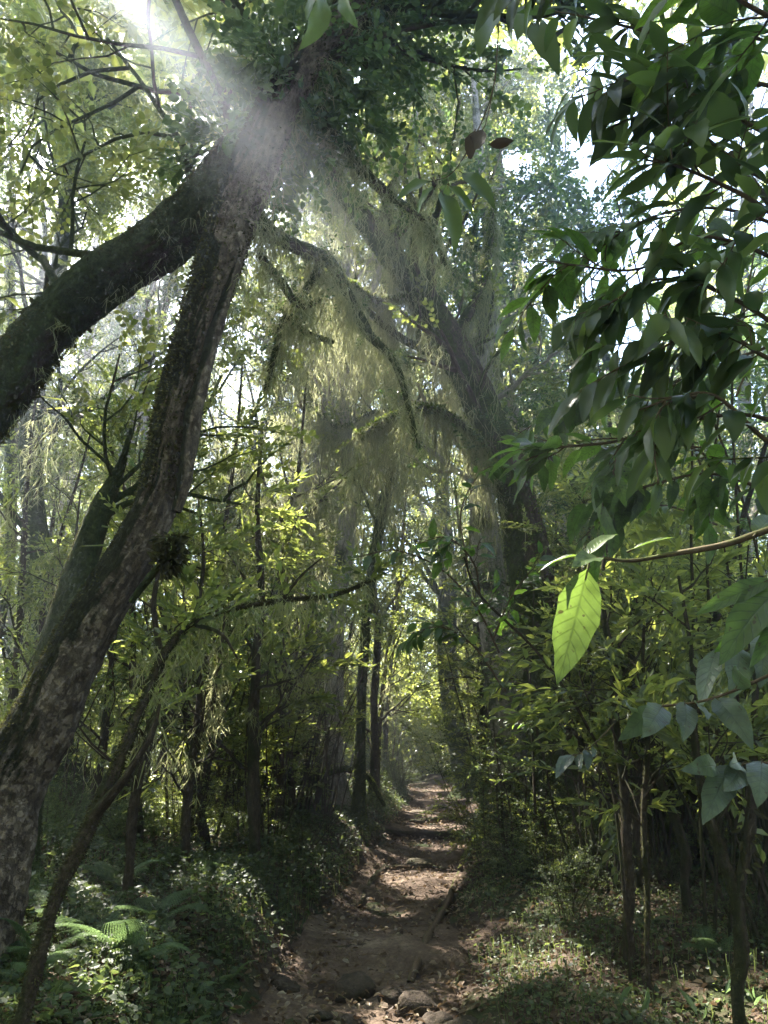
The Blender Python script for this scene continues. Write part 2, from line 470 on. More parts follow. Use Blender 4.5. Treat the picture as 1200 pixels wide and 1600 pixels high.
def barkmat(name, cols, moss=(.045, .06, .015), moss_amt=.5, moss_dir=(-1, 0, .4), scale=1.0, bump=.6, patch=None):
    m, nt, out = newmat(name)
    uv = nt.nodes.new('ShaderNodeUVMap'); geo = nt.nodes.new('ShaderNodeNewGeometry')
    mp = nt.nodes.new('ShaderNodeMapping'); nt.links.new(uv.outputs[0], mp.inputs[0]); mp.inputs['Scale'].default_value = (26 * scale, 6 * scale, 1)
    n1 = N(nt, 'ShaderNodeTexNoise', Scale=1.0, Detail=6.0, Roughness=.7); nt.links.new(mp.outputs[0], n1.inputs['Vector'])
    n2 = N(nt, 'ShaderNodeTexNoise', Scale=2.2, Detail=4.0); nt.links.new(geo.outputs['Position'], n2.inputs['Vector'])
    n3 = N(nt, 'ShaderNodeTexNoise', Scale=24.0, Detail=5.0, Roughness=.75); nt.links.new(geo.outputs['Position'], n3.inputs['Vector'])
    cr = ramp(nt, cols, n1.outputs[0], [.3, .5, .72][:len(cols)])
    col = cr.outputs[0]
    if patch:
        n4 = N(nt, 'ShaderNodeTexNoise', Scale=5.0, Detail=5.0, Roughness=.7); nt.links.new(geo.outputs['Position'], n4.inputs['Vector'])
        f = N(nt, 'ShaderNodeMapRange'); nt.links.new(n4.outputs[0], f.inputs[0]); f.inputs[1].default_value = .54; f.inputs[2].default_value = .68; f.inputs[4].default_value = .6
        x = nt.nodes.new('ShaderNodeMix'); x.data_type = 'RGBA'; nt.links.new(f.outputs[0], x.inputs[0]); nt.links.new(col, x.inputs[6]); x.inputs[7].default_value = (*patch, 1); col = x.outputs[2]
    # moss keeps to one side of the trunk, its edge broken by noise
    dp = N(nt, 'ShaderNodeVectorMath', operation='DOT_PRODUCT'); nt.links.new(geo.outputs['Normal'], dp.inputs[0]); dp.inputs[1].default_value = moss_dir
    a = N(nt, 'ShaderNodeMath', operation='MULTIPLY_ADD'); nt.links.new(n2.outputs[0], a.inputs[0]); a.inputs[1].default_value = 3.2; nt.links.new(dp.outputs['Value'], a.inputs[2])
    a2 = N(nt, 'ShaderNodeMath', operation='MULTIPLY_ADD'); nt.links.new(n3.outputs[0], a2.inputs[0]); a2.inputs[1].default_value = 1.2; nt.links.new(a.outputs[0], a2.inputs[2])
    f = N(nt, 'ShaderNodeMapRange'); nt.links.new(a2.outputs[0], f.inputs[0]); f.inputs[1].default_value = 3.0 - 1.9 * moss_amt; f.inputs[2].default_value = 3.5 - 1.9 * moss_amt
    vo = N(nt, 'ShaderNodeTexVoronoi', feature='DISTANCE_TO_EDGE', Scale=1.0); mp2 = nt.nodes.new('ShaderNodeMapping'); mp2.inputs['Scale'].default_value = (34 * scale, 13 * scale, 1)
    dv = N(nt, 'ShaderNodeVectorMath', operation='SCALE'); nt.links.new(n3.outputs['Color'], dv.inputs[0]); dv.inputs['Scale'].default_value = .16
    av = N(nt, 'ShaderNodeVectorMath', operation='ADD'); nt.links.new(uv.outputs[0], av.inputs[0]); nt.links.new(dv.outputs[0], av.inputs[1]); nt.links.new(av.outputs[0], mp2.inputs[0]); nt.links.new(mp2.outputs[0], vo.inputs['Vector'])
    ck = nt.nodes.new('ShaderNodeMapRange'); nt.links.new(vo.outputs['Distance'], ck.inputs[0]); ck.inputs[1].default_value = .0; ck.inputs[2].default_value = .14; ck.inputs[3].default_value = .68; ck.inputs[4].default_value = 1.1
    cs_ = N(nt, 'ShaderNodeVectorMath', operation='SCALE'); nt.links.new(col, cs_.inputs[0]); nt.links.new(ck.outputs[0], cs_.inputs['Scale']); col = cs_.outputs[0]
    mc = ramp(nt, [tuple(c * .45 for c in moss), moss, tuple(c * 1.6 for c in moss)], n3.outputs[0], [.3, .5, .75])
    x = nt.nodes.new('ShaderNodeMix'); x.data_type = 'RGBA'; nt.links.new(f.outputs[0], x.inputs[0]); nt.links.new(col, x.inputs[6]); nt.links.new(mc.outputs[0], x.inputs[7])
    pb = nt.nodes.new('ShaderNodeBsdfPrincipled'); pb.inputs['Roughness'].default_value = .95; pb.inputs['Specular IOR Level'].default_value = .15
    nt.links.new(x.outputs[2], pb.inputs['Base Color'])
    h = N(nt, 'ShaderNodeMath', operation='ADD'); nt.links.new(n1.outputs[0], h.inputs[0]); nt.links.new(ck.outputs[0], h.inputs[1])
    b = N(nt, 'ShaderNodeBump', Strength=bump, Distance=.03); nt.links.new(h.outputs[0], b.inputs['Height']); nt.links.new(b.outputs[0], pb.inputs['Normal'])
    nt.links.new(pb.outputs[0], out.inputs[0])
    return m

def soilmat(name, cols, scale=3.0, bump=.5, mosscol=None):
    m, nt, out = newmat(name)
    geo = nt.nodes.new('ShaderNodeNewGeometry')
    n1 = N(nt, 'ShaderNodeTexNoise', Scale=scale, Detail=6.0, Roughness=.65); nt.links.new(geo.outputs['Position'], n1.inputs['Vector'])
    n2 = N(nt, 'ShaderNodeTexNoise', Scale=scale * 14, Detail=5.0, Roughness=.7); nt.links.new(geo.outputs['Position'], n2.inputs['Vector'])
    n3 = N(nt, 'ShaderNodeTexVoronoi', Scale=55.0); nt.links.new(geo.outputs['Position'], n3.inputs['Vector'])
    s = N(nt, 'ShaderNodeMath', operation='MULTIPLY_ADD'); nt.links.new(n2.outputs[0], s.inputs[0]); s.inputs[1].default_value = .5; nt.links.new(n1.outputs[0], s.inputs[2])
    cr = ramp(nt, cols, s.outputs[0], list(np.linspace(.5, 1.0, len(cols))))
    col = cr.outputs[0]
    if mosscol:
        n4 = N(nt, 'ShaderNodeTexNoise', Scale=1.4, Detail=5.0, Roughness=.7); nt.links.new(geo.outputs['Position'], n4.inputs['Vector'])
        f = N(nt, 'ShaderNodeMapRange'); nt.links.new(n4.outputs[0], f.inputs[0]); f.inputs[1].default_value = .48; f.inputs[2].default_value = .6
        x = nt.nodes.new('ShaderNodeMix'); x.data_type = 'RGBA'; nt.links.new(f.outputs[0], x.inputs[0]); nt.links.new(col, x.inputs[6]); x.inputs[7].default_value = (*mosscol, 1); col = x.outputs[2]
    pb = nt.nodes.new('ShaderNodeBsdfPrincipled'); pb.inputs['Roughness'].default_value = .95; pb.inputs['Specular IOR Level'].default_value = .2
    nt.links.new(col, pb.inputs['Base Color'])
    h = N(nt, 'ShaderNodeMath', operation='MULTIPLY_ADD'); nt.links.new(n3.outputs['Distance'], h.inputs[0]); h.inputs[1].default_value = .6; nt.links.new(n2.outputs[0], h.inputs[2])
    b = N(nt, 'ShaderNodeBump', Strength=bump, Distance=.04); nt.links.new(h.outputs[0], b.inputs['Height']); nt.links.new(b.outputs[0], pb.inputs['Normal'])
    nt.links.new(pb.outputs[0], out.inputs[0])
    return m

M = {}
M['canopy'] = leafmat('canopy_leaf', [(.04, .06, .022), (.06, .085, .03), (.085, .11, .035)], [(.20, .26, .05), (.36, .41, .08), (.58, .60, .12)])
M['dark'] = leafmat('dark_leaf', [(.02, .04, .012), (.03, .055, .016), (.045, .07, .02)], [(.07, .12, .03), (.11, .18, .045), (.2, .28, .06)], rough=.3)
M['under'] = leafmat('understorey_leaf', [(.038, .058, .026), (.055, .08, .034), (.08, .105, .045)], [(.18, .23, .05), (.32, .38, .075), (.52, .55, .10)], rough=.3, spec=.6)
M['big'] = leafmat('broad_leaf', [(.03, .055, .018), (.04, .075, .022), (.05, .09, .024)], [(.10, .2, .03), (.16, .30, .04), (.24, .42, .05)], rough=.36, vein=True, spec=.6)
M['bright'] = leafmat('young_leaf', [(.05, .085, .022), (.07, .11, .028)], [(.13, .215, .035), (.20, .30, .05)], rough=.4, vein=True)
M['silver'] = leafmat('grey_green_leaf', [(.05, .07, .05), (.075, .10, .075)], [(.10, .16, .05), (.14, .22, .07)], rough=.33, vein=True, tw=.35, spec=.6)
M['lichen'] = leafmat('beard_lichen', [(.15, .155, .07), (.22, .225, .10), (.29, .29, .13)], [(.31, .32, .17), (.43, .44, .23), (.56, .55, .30)], rough=.9, tw=.45, spec=.1)
M['moss'] = leafmat('moss', [(.03, .045, .012), (.05, .065, .016), (.09, .11, .02)], [(.12, .18, .03), (.2, .28, .04), (.34, .4, .06)], rough=.9, tw=.4, spec=.1)
M['cover'] = leafmat('ground_leaf', [(.03, .045, .02), (.042, .06, .026), (.06, .08, .034)], [(.09, .13, .04), (.15, .2, .055), (.27, .32, .08)], rough=.5, tw=.4, spec=.4)
M['fern'] = leafmat('fern_leaf', [(.055, .085, .045), (.075, .11, .055)], [(.13, .2, .07), (.19, .28, .10)], rough=.45, tw=.45)
M['litter'] = leafmat('dead_leaf', [(.05, .03, .018), (.10, .065, .04), (.16, .12, .08), (.26, .22, .16)], [(.10, .06, .03), (.16, .10, .05), (.25, .17, .09), (.3, .25, .16)], rough=.7, tw=.25, spec=.3)
M['mossdark'] = leafmat('dark_moss', [(.03, .028, .014), (.045, .04, .02), (.07, .065, .03)], [(.07, .07, .025), (.11, .11, .035), (.2, .2, .06)], rough=.9, tw=.3, spec=.1)
M['dead'] = leafmat('withered_leaf', [(.03, .02, .015), (.05, .035, .025)], [(.05, .035, .02), (.08, .05, .03)], rough=.7, tw=.2, spec=.3)
M['barkA'] = barkmat('peeling_bark', [(.06, .046, .034), (.16, .122, .094), (.32, .26, .205)], moss=(.03, .03, .016), moss_amt=.58, moss_dir=(-1.5, -.1, .25), patch=(.34, .275, .215), bump=1.0)
M['barkB'] = barkmat('mossy_bark', [(.05, .035, .025), (.09, .065, .045), (.14, .11, .08)], moss=(.06, .075, .025), moss_amt=1.0, moss_dir=(-.4, 0, .8), bump=1.0)
M['barkF'] = barkmat('furrowed_bark', [(.05, .035, .025), (.11, .08, .055), (.20, .155, .11)], moss=(.06, .075, .02), moss_amt=.6, moss_dir=(-.8, -.2, .4), bump=1.0)
M['barkE'] = barkmat('pale_bark', [(.16, .14, .11), (.32, .28, .23), (.5, .46, .39)], moss=(.06, .065, .03), moss_amt=.3, moss_dir=(-.5, -.2, .2), bump=.7)
M['stem'] = barkmat('stem_bark', [(.045, .032, .022), (.09, .068, .048), (.15, .12, .085)], moss=(.05, .052, .022), moss_amt=.45, moss_dir=(-.6, 0, .5), scale=2, bump=.9)
M['twig'] = barkmat('twig_bark', [(.05, .035, .022), (.10, .07, .045), (.16, .12, .075)], moss=(.06, .07, .02), moss_amt=.1, scale=5, bump=.3)
M['soil'] = soilmat('forest_soil', [(.022, .015, .010), (.045, .030, .020), (.075, .052, .036)], scale=2.2, mosscol=(.03, .04, .012))
M['dirt'] = soilmat('red_dirt', [(.034, .022, .015), (.062, .042, .029), (.11, .078, .055), (.23, .175, .13)], scale=1.8)
M['rock'] = soilmat('rock', [(.022, .018, .014), (.05, .038, .028), (.09, .07, .052)], scale=5.0, mosscol=(.028, .028, .014))
M['palerock'] = soilmat('pale_rock', [(.06, .05, .035), (.13, .105, .075), (.24, .2, .15)], scale=6.0, mosscol=(.05, .05, .025))

# ------------------------------------------------------------------ the ground and the path
def axis(a, b, fine, lo, hi, g=1.13):
    v = list(np.arange(a, b, fine)); s = fine; x = b
    while x < hi: v.append(x); s *= g; x += s
    v.append(hi); s = fine; x = a; w = []
    while x > lo: s *= g; x -= s; w.append(x)
    return np.array(sorted(w + v))

def sheet(xs, ys, zf):
    X, Y = np.meshgrid(xs, ys); Z = zf(X, Y)
    nx = len(xs)
    i = np.arange(len(ys) - 1)[:, None] * nx + np.arange(nx - 1)[None, :]
    return np.stack([X, Y, Z], -1).reshape(-1, 3), np.stack([i, i + 1, i + nx + 1, i + nx], -1).reshape(-1, 4)

rg = np.random.default_rng(3)
def ground_h(X, Y):
    d = np.abs(X - pathx(Y)); w = halfw(Y)
    z = gz(X, Y) - .05 * (1 - sstep(w * .8, w * 1.05, d)) * (Y < 32) * (Y > 1.5)
    return z + (rg.random(X.shape) - .5) * .02 * (d > w)
V, F = sheet(axis(-6, 7, .07, -90, 90), axis(2.5, 22, .08, -30, 150), ground_h)
tag(mesh('ground', V, F, M['soil'], smooth=True), 'dark forest soil with moss rising to low banks', None, kind='structure')

# path: its own strip, edges sinking under the banks
ys = np.arange(1.2, 31, .05); us = np.linspace(-1.12, 1.12, 46)
Ug, Yg = np.meshgrid(us, ys)
Xg = pathx(Yg) + Ug * halfw(Yg) * (1 + .06 * np.sin(Yg * 2.3) * np.sign(Ug) + .04 * np.sin(Yg * 5.7 + Ug))
steps = sum(h * (sstep(y0 - .12, y0 + .04, Yg + .12 * np.sin(Xg * 3 + y0) + dx * Xg) - sstep(y0, y0 + 1.6, Yg)) for y0, h, dx in
            ((6.2, .07, .1), (8.6, .05, -.15), (10.4, .05, .12), (12.6, .07, -.08), (14.8, .08, .05), (17.2, .10, -.05), (19.5, .10, .1)))
Zg = gz(Xg, Yg) - .006 - .09 * sstep(.9, 1.12, np.abs(Ug)) + .02 * np.sin(Xg * 7 + Yg * 3) * np.sin(Yg * 4.1) + steps + (rg.random(Xg.shape) - .5) * .012 - .04 * (1 - Ug ** 2).clip(0)
nx = len(us); i = np.arange(len(ys) - 1)[:, None] * nx + np.arange(nx - 1)[None, :]
tag(mesh('path', np.stack([Xg, Yg, Zg], -1).reshape(-1, 3), np.stack([i, i + 1, i + nx + 1, i + nx], -1).reshape(-1, 4), M['dirt'], smooth=True),
    'reddish dirt footpath climbing between the banks', None, kind='structure')
def pz(x, y):
    return float(gz(x, y)) - .03

# leaf litter
def litter(name, n, fx, fy, size, mat, label, lift=.012, keep=None, up=.5, kinds=('round', 'oval', 'long')):
    G = Geo(); rng = np.random.default_rng(n)
    x, y = fx(rng, n), fy(rng, n)
    if keep is not None:
        k = keep(rng, x, y); x, y = x[k], y[k]
    n = len(x)
    z = gz(x, y) + lift * rng.random(n) + .006
    a = rng.random(n) * 6.28
    d = np.stack([np.cos(a), np.sin(a), rng.normal(0, .3, n)], -1)
    u = np.stack([rng.normal(0, up, n), rng.normal(0, up, n), np.ones(n)], -1)
    for i, kd in enumerate(kinds):
        s = np.arange(n) % len(kinds) == i
        tV, tF = leaf_tmpl(kd); tV = tV * np.array([1.2, 1, 2.2])
        V, F, _ = place(tV, tF, np.stack([x, y, z], -1)[s], d[s], u[s], size * (.5 + rng.random(s.sum())))
        G.add(V, F)
    o = G.build(name, mat)
    tag(o, label, None, kind='stuff')
    return o
nf = lambda a, b: (lambda rng, n: a + (b - a) * rng.random(n))
nearY = lambda a, b: (lambda rng, n: a + (b - a) * rng.random(n) ** 1.6)
litter('leaf_litter', 95000, nf(-7, 8), nearY(3, 24), .042, M['litter'], 'brown fallen leaves covering the forest floor',
       keep=lambda r, x, y: (np.abs(x - pathx(y)) > halfw(y) * (.55 + .5 * r.random(len(x)))) | (r.random(len(x)) < .45))

# ground cover: small leafy plants, thick on the left bank, in patches on the right
def cover(name, n, fx, fy, keep, hmax, size, mat, label, kind='round', up=.6, dz=0.0):
    G = Geo(); rng = np.random.default_rng(n + 1)
    x, y = fx(rng, n), fy(rng, n)
    k = keep(rng, x, y); x, y = x[k], y[k]; n = len(x)
    mound = .55 + .45 * np.sin(x * 2.1 + np.sin(y * 1.3) * 2) * np.sin(y * 1.7 + x)
    h = hmax * mound * (.25 + .75 * rng.random(n) ** .6)
    z = gz(x, y) + h
    a = rng.random(n) * 6.28
    d = np.stack([np.cos(a), np.sin(a), dz + rng.normal(0, .35, n)], -1)
    u = np.stack([rng.normal(0, up, n), rng.normal(-.1, up, n), np.ones(n)], -1)
    tV, tF = leaf_tmpl(kind)
    V, F, _ = place(tV, tF, np.stack([x, y, z], -1), d, u, size * (.4 + 1.5 * rng.random(n) ** 2.2))
    G.add(V, F)
    s = rng.random(n) < .25                       # thin stalks
    b = np.stack([x, y, gz(x, y)], -1)[s]; t = np.stack([x, y, z], -1)[s] + rng.normal(0, .02, (s.sum(), 3))
    sd = np.tile([[.003, 0, 0]], (len(b), 1))
    V = np.stack([b - sd, b + sd, t + sd * .5, t - sd * .5], 1).reshape(-1, 3)
    G.add(V, np.arange(len(b) * 4).reshape(-1, 4))
    tag(G.build(name, mat), label, None, kind='stuff')
cover('ground_cover', 170000, nf(-7, 1), nearY(3.2, 20), lambda r, x, y: ((pathx(y) - x) > halfw(y) * (.98 + .25 * r.random(len(x)))) & (wav(x * .8, y * .9, 1) > -1.5 + r.normal(0, .5, len(x))),
      .26, .034, M['cover'], 'dense low leafy plants covering the left bank')
cover('herb_patches', 130000, nf(.3, 9), nearY(3.2, 20), lambda r, x, y: ((x - pathx(y)) > halfw(y) * (1.0 + .3 * r.random(len(x)))) & (wav(x * 1.1, y, 5) > -.5 + r.normal(0, .5, len(x))),
      .13, .024, M['cover'], 'patchy low herbs growing through litter on the right bank')
cover('grass', 4000, nf(-6, 7), nearY(4.6, 16), lambda r, x, y: (np.abs(x - pathx(y)) > halfw(y) * 1.05) & (wav(x, y, 3) > 1.0),
      .06, .10, M['fern'], 'thin grass blades in the herb patches', kind='long', up=1.2, dz=1.6)

# ------------------------------------------------------------------ twig templates
rt = np.random.default_rng(11)
TW_CAN = [twig_tmpl(rt, 'round', 10, .40, .085) for _ in range(4)]
TW_FAR = [twig_tmpl(rt, 'small', 9, .55, .15) for _ in range(3)]
TW_UND = [twig_tmpl(rt, 'oval', 8, .34, .10, droop=.5) for _ in range(4)]
TW_SML = [twig_tmpl(rt, 'small', 11, .24, .045) for _ in range(3)]

# sticks and twigs dropped on the ground
def sticks():
    rng = np.random.default_rng(88); G = Geo(); n = 1500
    y = 3.2 + 14 * rng.random(n) ** 1.5; x = pathx(y) + rng.normal(0, 2.6, n)
    for i in range(n):
        L = .06 + .3 * rng.random() ** 2; a = rng.random() * 6.28; z = float(gz(x[i], y[i])) + .012
        P = np.array([[x[i], y[i], z], [x[i] + .5 * L * math.cos(a), y[i] + .5 * L * math.sin(a), z + .01 + .02 * rng.random()], [x[i] + L * math.cos(a + .2), y[i] + L * math.sin(a + .2), 0]])
        P[2, 2] = float(gz(P[2, 0], P[2, 1])) + .01
        V, F, U = tube(P, np.array([1, .8, .5]) * (.0015 + .004 * rng.random() ** 2), 4); G.add(V, F, U)
    tag(G.build('fallen_twigs', M['twig'], smooth=True), 'thin dead sticks scattered over the litter', None, kind='stuff')
sticks()

# sun flecks: gaps in the leaf canopy above these spots let the sun through
S_ = np.array(SUN); SU_ = norm(np.cross(S_, [0, 0, 1.0])); SV_ = np.cross(S_, SU_)
FLECKS = [(.45, 10.2, .55), (.7, 11.3, .5), (.25, 9.1, .45), (.75, 13.2, .45), (1.1, 15.3, .5), (1.45, 18.3, .6), (1.5, 9.0, .25), (-.1, 8.2, .3),
          (-2.0, 5.6, .28), (2.15, 4.6, .22), (1.95, 6.6, .3), (-1.3, 13.5, .5), (-3.4, 5.2, .4), (-1.5, 3.9, .22), (.1, 5.0, .16), (-2.3, 9.5, .5),
          (3.3, 12, .6), (-2.2, 17, .9), (2.6, 16, .8), (-4.5, 8, .6), (.9, 21.5, .7), (-.9, 15.8, .5), (4.4, 8.6, .4), (-1.55, 4.6, .3), (-2.3, 5.9, .3), (-1.2, 6.3, .25)]
FL = np.array([(x, y, float(gz(x, y))) for x, y, r in FLECKS]); FR = np.array([r for *_, r in FLECKS]) * 1.3

def sunlit_gap(P, extra=0.0):
    """True for points standing between the sun and one of the flecks."""
    P = np.asarray(P, float)
    d = P[:, None, :] - FL[None]
    t = d @ S_
    dist = np.linalg.norm(d - t[..., None] * S_, axis=-1)
    near = ((dist < FR[None] + extra) & (t > .6)).any(1)
    w = P - at(345, 140, 2.6)                                 # hole cut through the leaves to make one sun shaft near the fork
    near |= (np.linalg.norm(w - (w @ S_)[:, None] * S_, axis=1) < .21 + extra * .8) & (P[:, 2] > 5)
    # the high leaf roof is broken by gaps that run the way the sun shines
    u, v = P @ SU_, P @ SV_
    q = np.sin(u * 2.1 + 1.3 * np.sin(v * 1.1)) + np.sin(v * 2.6 + 1.1 * np.sin(u * 1.7 + 2)) + .7 * np.sin(u * 5.3 + v * 4.1) + .5 * np.sin(v * 7.9 - u * 3.7 + 1)
    high = P[:, 2] > 5.0 + .8 * np.sin(P[:, 0] * 3) 
    land = P[:, 1] - S_[1] / S_[2] * P[:, 2]                 # where this leaf's shadow falls
    return near | (high & (q > .15) & (land > 5.0))

def put_twigs(G, rng, tmpls, pos, dirs, scale=1.0, gap=True, extra=.12, **kw):
    pos = np.asarray(pos, float); dirs = np.asarray(dirs, float)
    if gap and len(pos):
        k = ~sunlit_gap(pos, extra); pos, dirs = pos[k], dirs[k]
    scatter_twigs(G, rng, tmpls, pos, dirs, scale, **kw)

def cloud(rng, c, rad, n, squash=.7, shell=.4):
    """Points in uneven clumps round centres c, with outward directions."""
    out, dr = [], []
    for cc, rr in zip(c, rad):
        m = int(n * rr ** 2 / sum(r * r for r in rad)) + 1
        v = norm(rng.normal(0, 1, (m, 3)))
        q = (shell + (1 - shell) * rng.random(m)) ** .7
        p = v * q[:, None] * rr * np.array([1, 1, squash])
        out.append(np.asarray(cc) + p); dr.append(v + np.array([0, 0, -.15]) + rng.normal(0, .3, (m, 3)))
    return np.concatenate(out), np.concatenate(dr)

def along(P, n, rng, t0=0.0, t1=1.0):
    f = (t0 + (t1 - t0) * rng.random(n)) * (len(P) - 1)
    i = np.clip(f.astype(int), 0, len(P) - 2); fr = (f - i)[:, None]
    return P[i] * (1 - fr) + P[i + 1] * fr

def poly(spec, per=7):
    """Photo pixel polyline (px, py, Y, radius) to a smooth path with radii."""
    P = np.array([at(a, b, c) for a, b, c, _ in spec]); r = np.array([q[3] for q in spec])
    Q = catmull(P, per)
    return Q, np.interp(np.linspace(0, len(r) - 1, len(Q)), np.arange(len(r)), r)

def limb(G, spec, n=8, rough=.12, seed=1, ridges=.0, m=0, per=7):
    Q, rr = poly(spec, per)
    V, F, U = tube(Q, rr, n, rough, seed, ridges); G.add(V, F, U, m=m)
    return Q, rr

# ------------------------------------------------------------------ the big leaning tree on the left (A)
rng = np.random.default_rng(21)
fa = foot(-70, 4.35, .15)
A = thing('leaning_tree', 'large tree with peeling pale brown bark leaning up to the right over the fern bank', 'tree', fa)
inv = lambda o, P: P - np.array(o.location)
def build_local(G, name, mat, root, **kw):
    top = root
    while top.parent is not None: top = top.parent
    G.V = [v - np.array(top.location) for v in G.V]
    return G.build(name, mat, root, **kw)
G = Geo()
specA = [(0, 1250, 4.5, .225), (64, 1130, 4.5, .20), (128, 1000, 4.5, .18), (200, 880, 4.5, .158), (247, 780, 4.5, .142), (274, 650, 4.5, .145), (304, 530, 4.55, .155),
         (345, 400, 4.6, .18), (388, 280, 4.7, .19), (445, 150, 4.8, .19), (520, 50, 4.9, .17), (620, -60, 5.0, .14), (760, -190, 5.1, .10), (900, -420, 5.3, .05)]
PA = np.vstack([fa, [at(a, b, c) for a, b, c, _ in specA]]); rA = np.array([.30] + [q[3] for q in specA]) * .93
QA = catmull(PA, 12); RA = np.interp(np.linspace(0, len(rA) - 1, len(QA)), np.arange(len(rA)), rA)
V, F, U = rough_tube(QA, RA, 110, .08, 3, .05, .013); G.add(V, F, U)
# a side stem growing tight along the trunk and the fluted ridge
limb(G, [(275, 800, 4.35, .03), (292, 740, 4.35, .05), (303, 640, 4.4, .055), (325, 560, 4.45, .05), (352, 470, 4.5, .04), (380, 380, 4.6, .03)], 10, .2, 5)
build_local(G, 'trunk', M['barkA'], A, smooth=True)
G = Geo(); limb(G, [(205, 940, 4.4, .022), (232, 905, 4.35, .022), (262, 872, 4.3, .02), (280, 852, 4.3, .015), (262, 838, 4.3, .01)], 7, .2, 6); build_local(G, 'branch', M['barkB'], A, smooth=True)
G = Geo(); bA, rr = limb(G, [(395, 330, 4.8, .06), (430, 370, 5.2, .07), (485, 395, 5.5, .065), (520, 415, 5.7, .06), (545, 460, 5.9, .05), (575, 520, 6.0, .045), (618, 570, 6.1, .035), (640, 640, 6.1, .025), (655, 700, 6.1, .015)], 9, .2, 7); build_local(G, 'branch', M['barkB'], A, smooth=True)
G = Geo(); b2, _ = limb(G, [(510, 400, 5.6, .045), (478, 455, 5.6, .04), (445, 500, 5.6, .035), (432, 540, 5.6, .03), (415, 610, 5.7, .02)], 8, .2, 8); build_local(G, 'branch', M['barkB'], A, smooth=True)
G = Geo(); b3, _ = limb(G, [(405, 400, 5.0, .04), (440, 440, 5.3, .035), (468, 478, 5.5, .03), (500, 470, 5.8, .02)], 7, .2, 9); build_local(G, 'branch', M['barkB'], A, smooth=True)
G = Geo(); b4, _ = limb(G, [(470, 140, 4.9, .07), (545, 240, 5.4, .06), (600, 300, 5.8, .05), (660, 345, 6.2, .03), (700, 420, 6.5, .02)], 8, .2, 10); build_local(G, 'branch', M['barkB'], A, smooth=True)
G = Geo(); b5, _ = limb(G, [(440, 480, 5.6, .03), (480, 520, 5.8, .025), (520, 535, 6, .02)], 6, .2, 12); build_local(G, 'branch', M['barkB'], A, smooth=True)
tips = []
G = Geo()
for (a, b, c, L) in ((520, 60, 4.9, 2.2), (600, -30, 5, 2.4), (480, 110, 4.9, 1.8), (700, -120, 5, 2.4), (760, -190, 5.1, 2.6), (560, 0, 4.9, 2.2), (640, -80, 5, 2.5), (830, -300, 5.2, 2.2)):
    d = rng.normal(0, 1, 3); d[2] = abs(d[2]) * .6; d[1] = abs(d[1]) * .7 - .1
    grow(G, rng, at(a, b, c), d, L, .05, 2, tips, 4, .18, .0, 6)
build_local(G, 'limb', M['barkB'], A, smooth=True)
G = Geo()
tp = np.array([t[0] for t in tips]); td = np.array([t[1] for t in tips])
put_twigs(G, rng, TW_CAN, tp, td, 1.0)
# the dark leafy mass round the fork
p, d = cloud(rng, [at(470, 120, 4.9), at(560, 60, 5.2), at(420, 220, 5.2), at(620, -20, 5.3), at(520, 200, 5.6), at(360, 240, 5.4), at(680, -150, 5.5)], [.55, .6, .5, .7, .45, .4, .9], 1500)
put_twigs(G, rng, TW_CAN, p, d, .95, gap=False)
p = np.concatenate([along(b, 26, rng) for b in (bA, b2, b3, b4)]); put_twigs(G, rng, TW_SML, p, rng.normal(0, 1, p.shape), .9)
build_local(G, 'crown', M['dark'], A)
G = Geo()
fuzz(G, rng, QA, RA, 26000, .016, side=(-1, -.1, .1), tmax=.95)
fuzz(G, rng, QA[60:], RA[60:], 9000, .03)
for b, r_ in ((bA, .045), (b2, .03), (b3, .025), (b4, .04), (b5, .02)): fuzz(G, rng, b, r_, 2200, .012, side=(0, 0, 1))
fuzz(G, rng, catmull([at(262, 838, 4.3), at(268, 870, 4.3), at(250, 880, 4.3)], 4), .05, 500, .06)
build_local(G, 'moss', M['mossdark'], A)
G = Geo()
for b, k in ((bA, 260), (b2, 110), (b3, 60), (b4, 200), (b5, 50)):
    cl = along(b, 14, rng); lichen(G, rng, cl[rng.integers(0, 14, k)] + rng.normal(0, .05, (k, 3)), .1, .9, .0035); lichen(G, rng, along(b, k // 3, rng), .05, .4, .003)
lichen(G, rng, along(QA, 150, rng, .45, .9) + np.array([.18, 0, 0]), .15, .6, .004)
build_local(G, 'lichen', M['lichen'], A)

# ------------------------------------------------------------------ the arching trunk from the left edge (B)
fb = foot(-520, 5.6, .2)
B_ = thing('arching_tree', 'thick dark moss-covered trunk arching in from the left edge behind the peeling trunk', 'tree', fb)
specB = [(-420, 1050, 5.6, .36), (-250, 860, 5.5, .32), (-100, 730, 5.4, .29), (0, 615, 5.3, .27), (70, 520, 5.3, .26), (155, 440, 5.3, .26), (255, 375, 5.25, .25), (335, 295, 5.2, .25),
         (410, 190, 5.2, .24), (500, 90, 5.2, .23), (590, 20, 5.2, .2), (700, -60, 5.3, .16), (820, -190, 5.4, .1), (900, -350, 5.5, .05)]
PB = np.vstack([fb, [at(a, b, c) for a, b, c, _ in specB]]); rB = np.array([.5] + [q[3] for q in specB]) * .84
QB = catmull(PB, 10); RB = np.interp(np.linspace(0, len(rB) - 1, len(QB)), np.arange(len(rB)), rB)
G = Geo(); V, F, U = rough_tube(QB, RB, 80, .12, 8, .05, .02); G.add(V, F, U)
build_local(G, 'trunk', M['barkB'], B_, smooth=True)
G = Geo(); tips = []
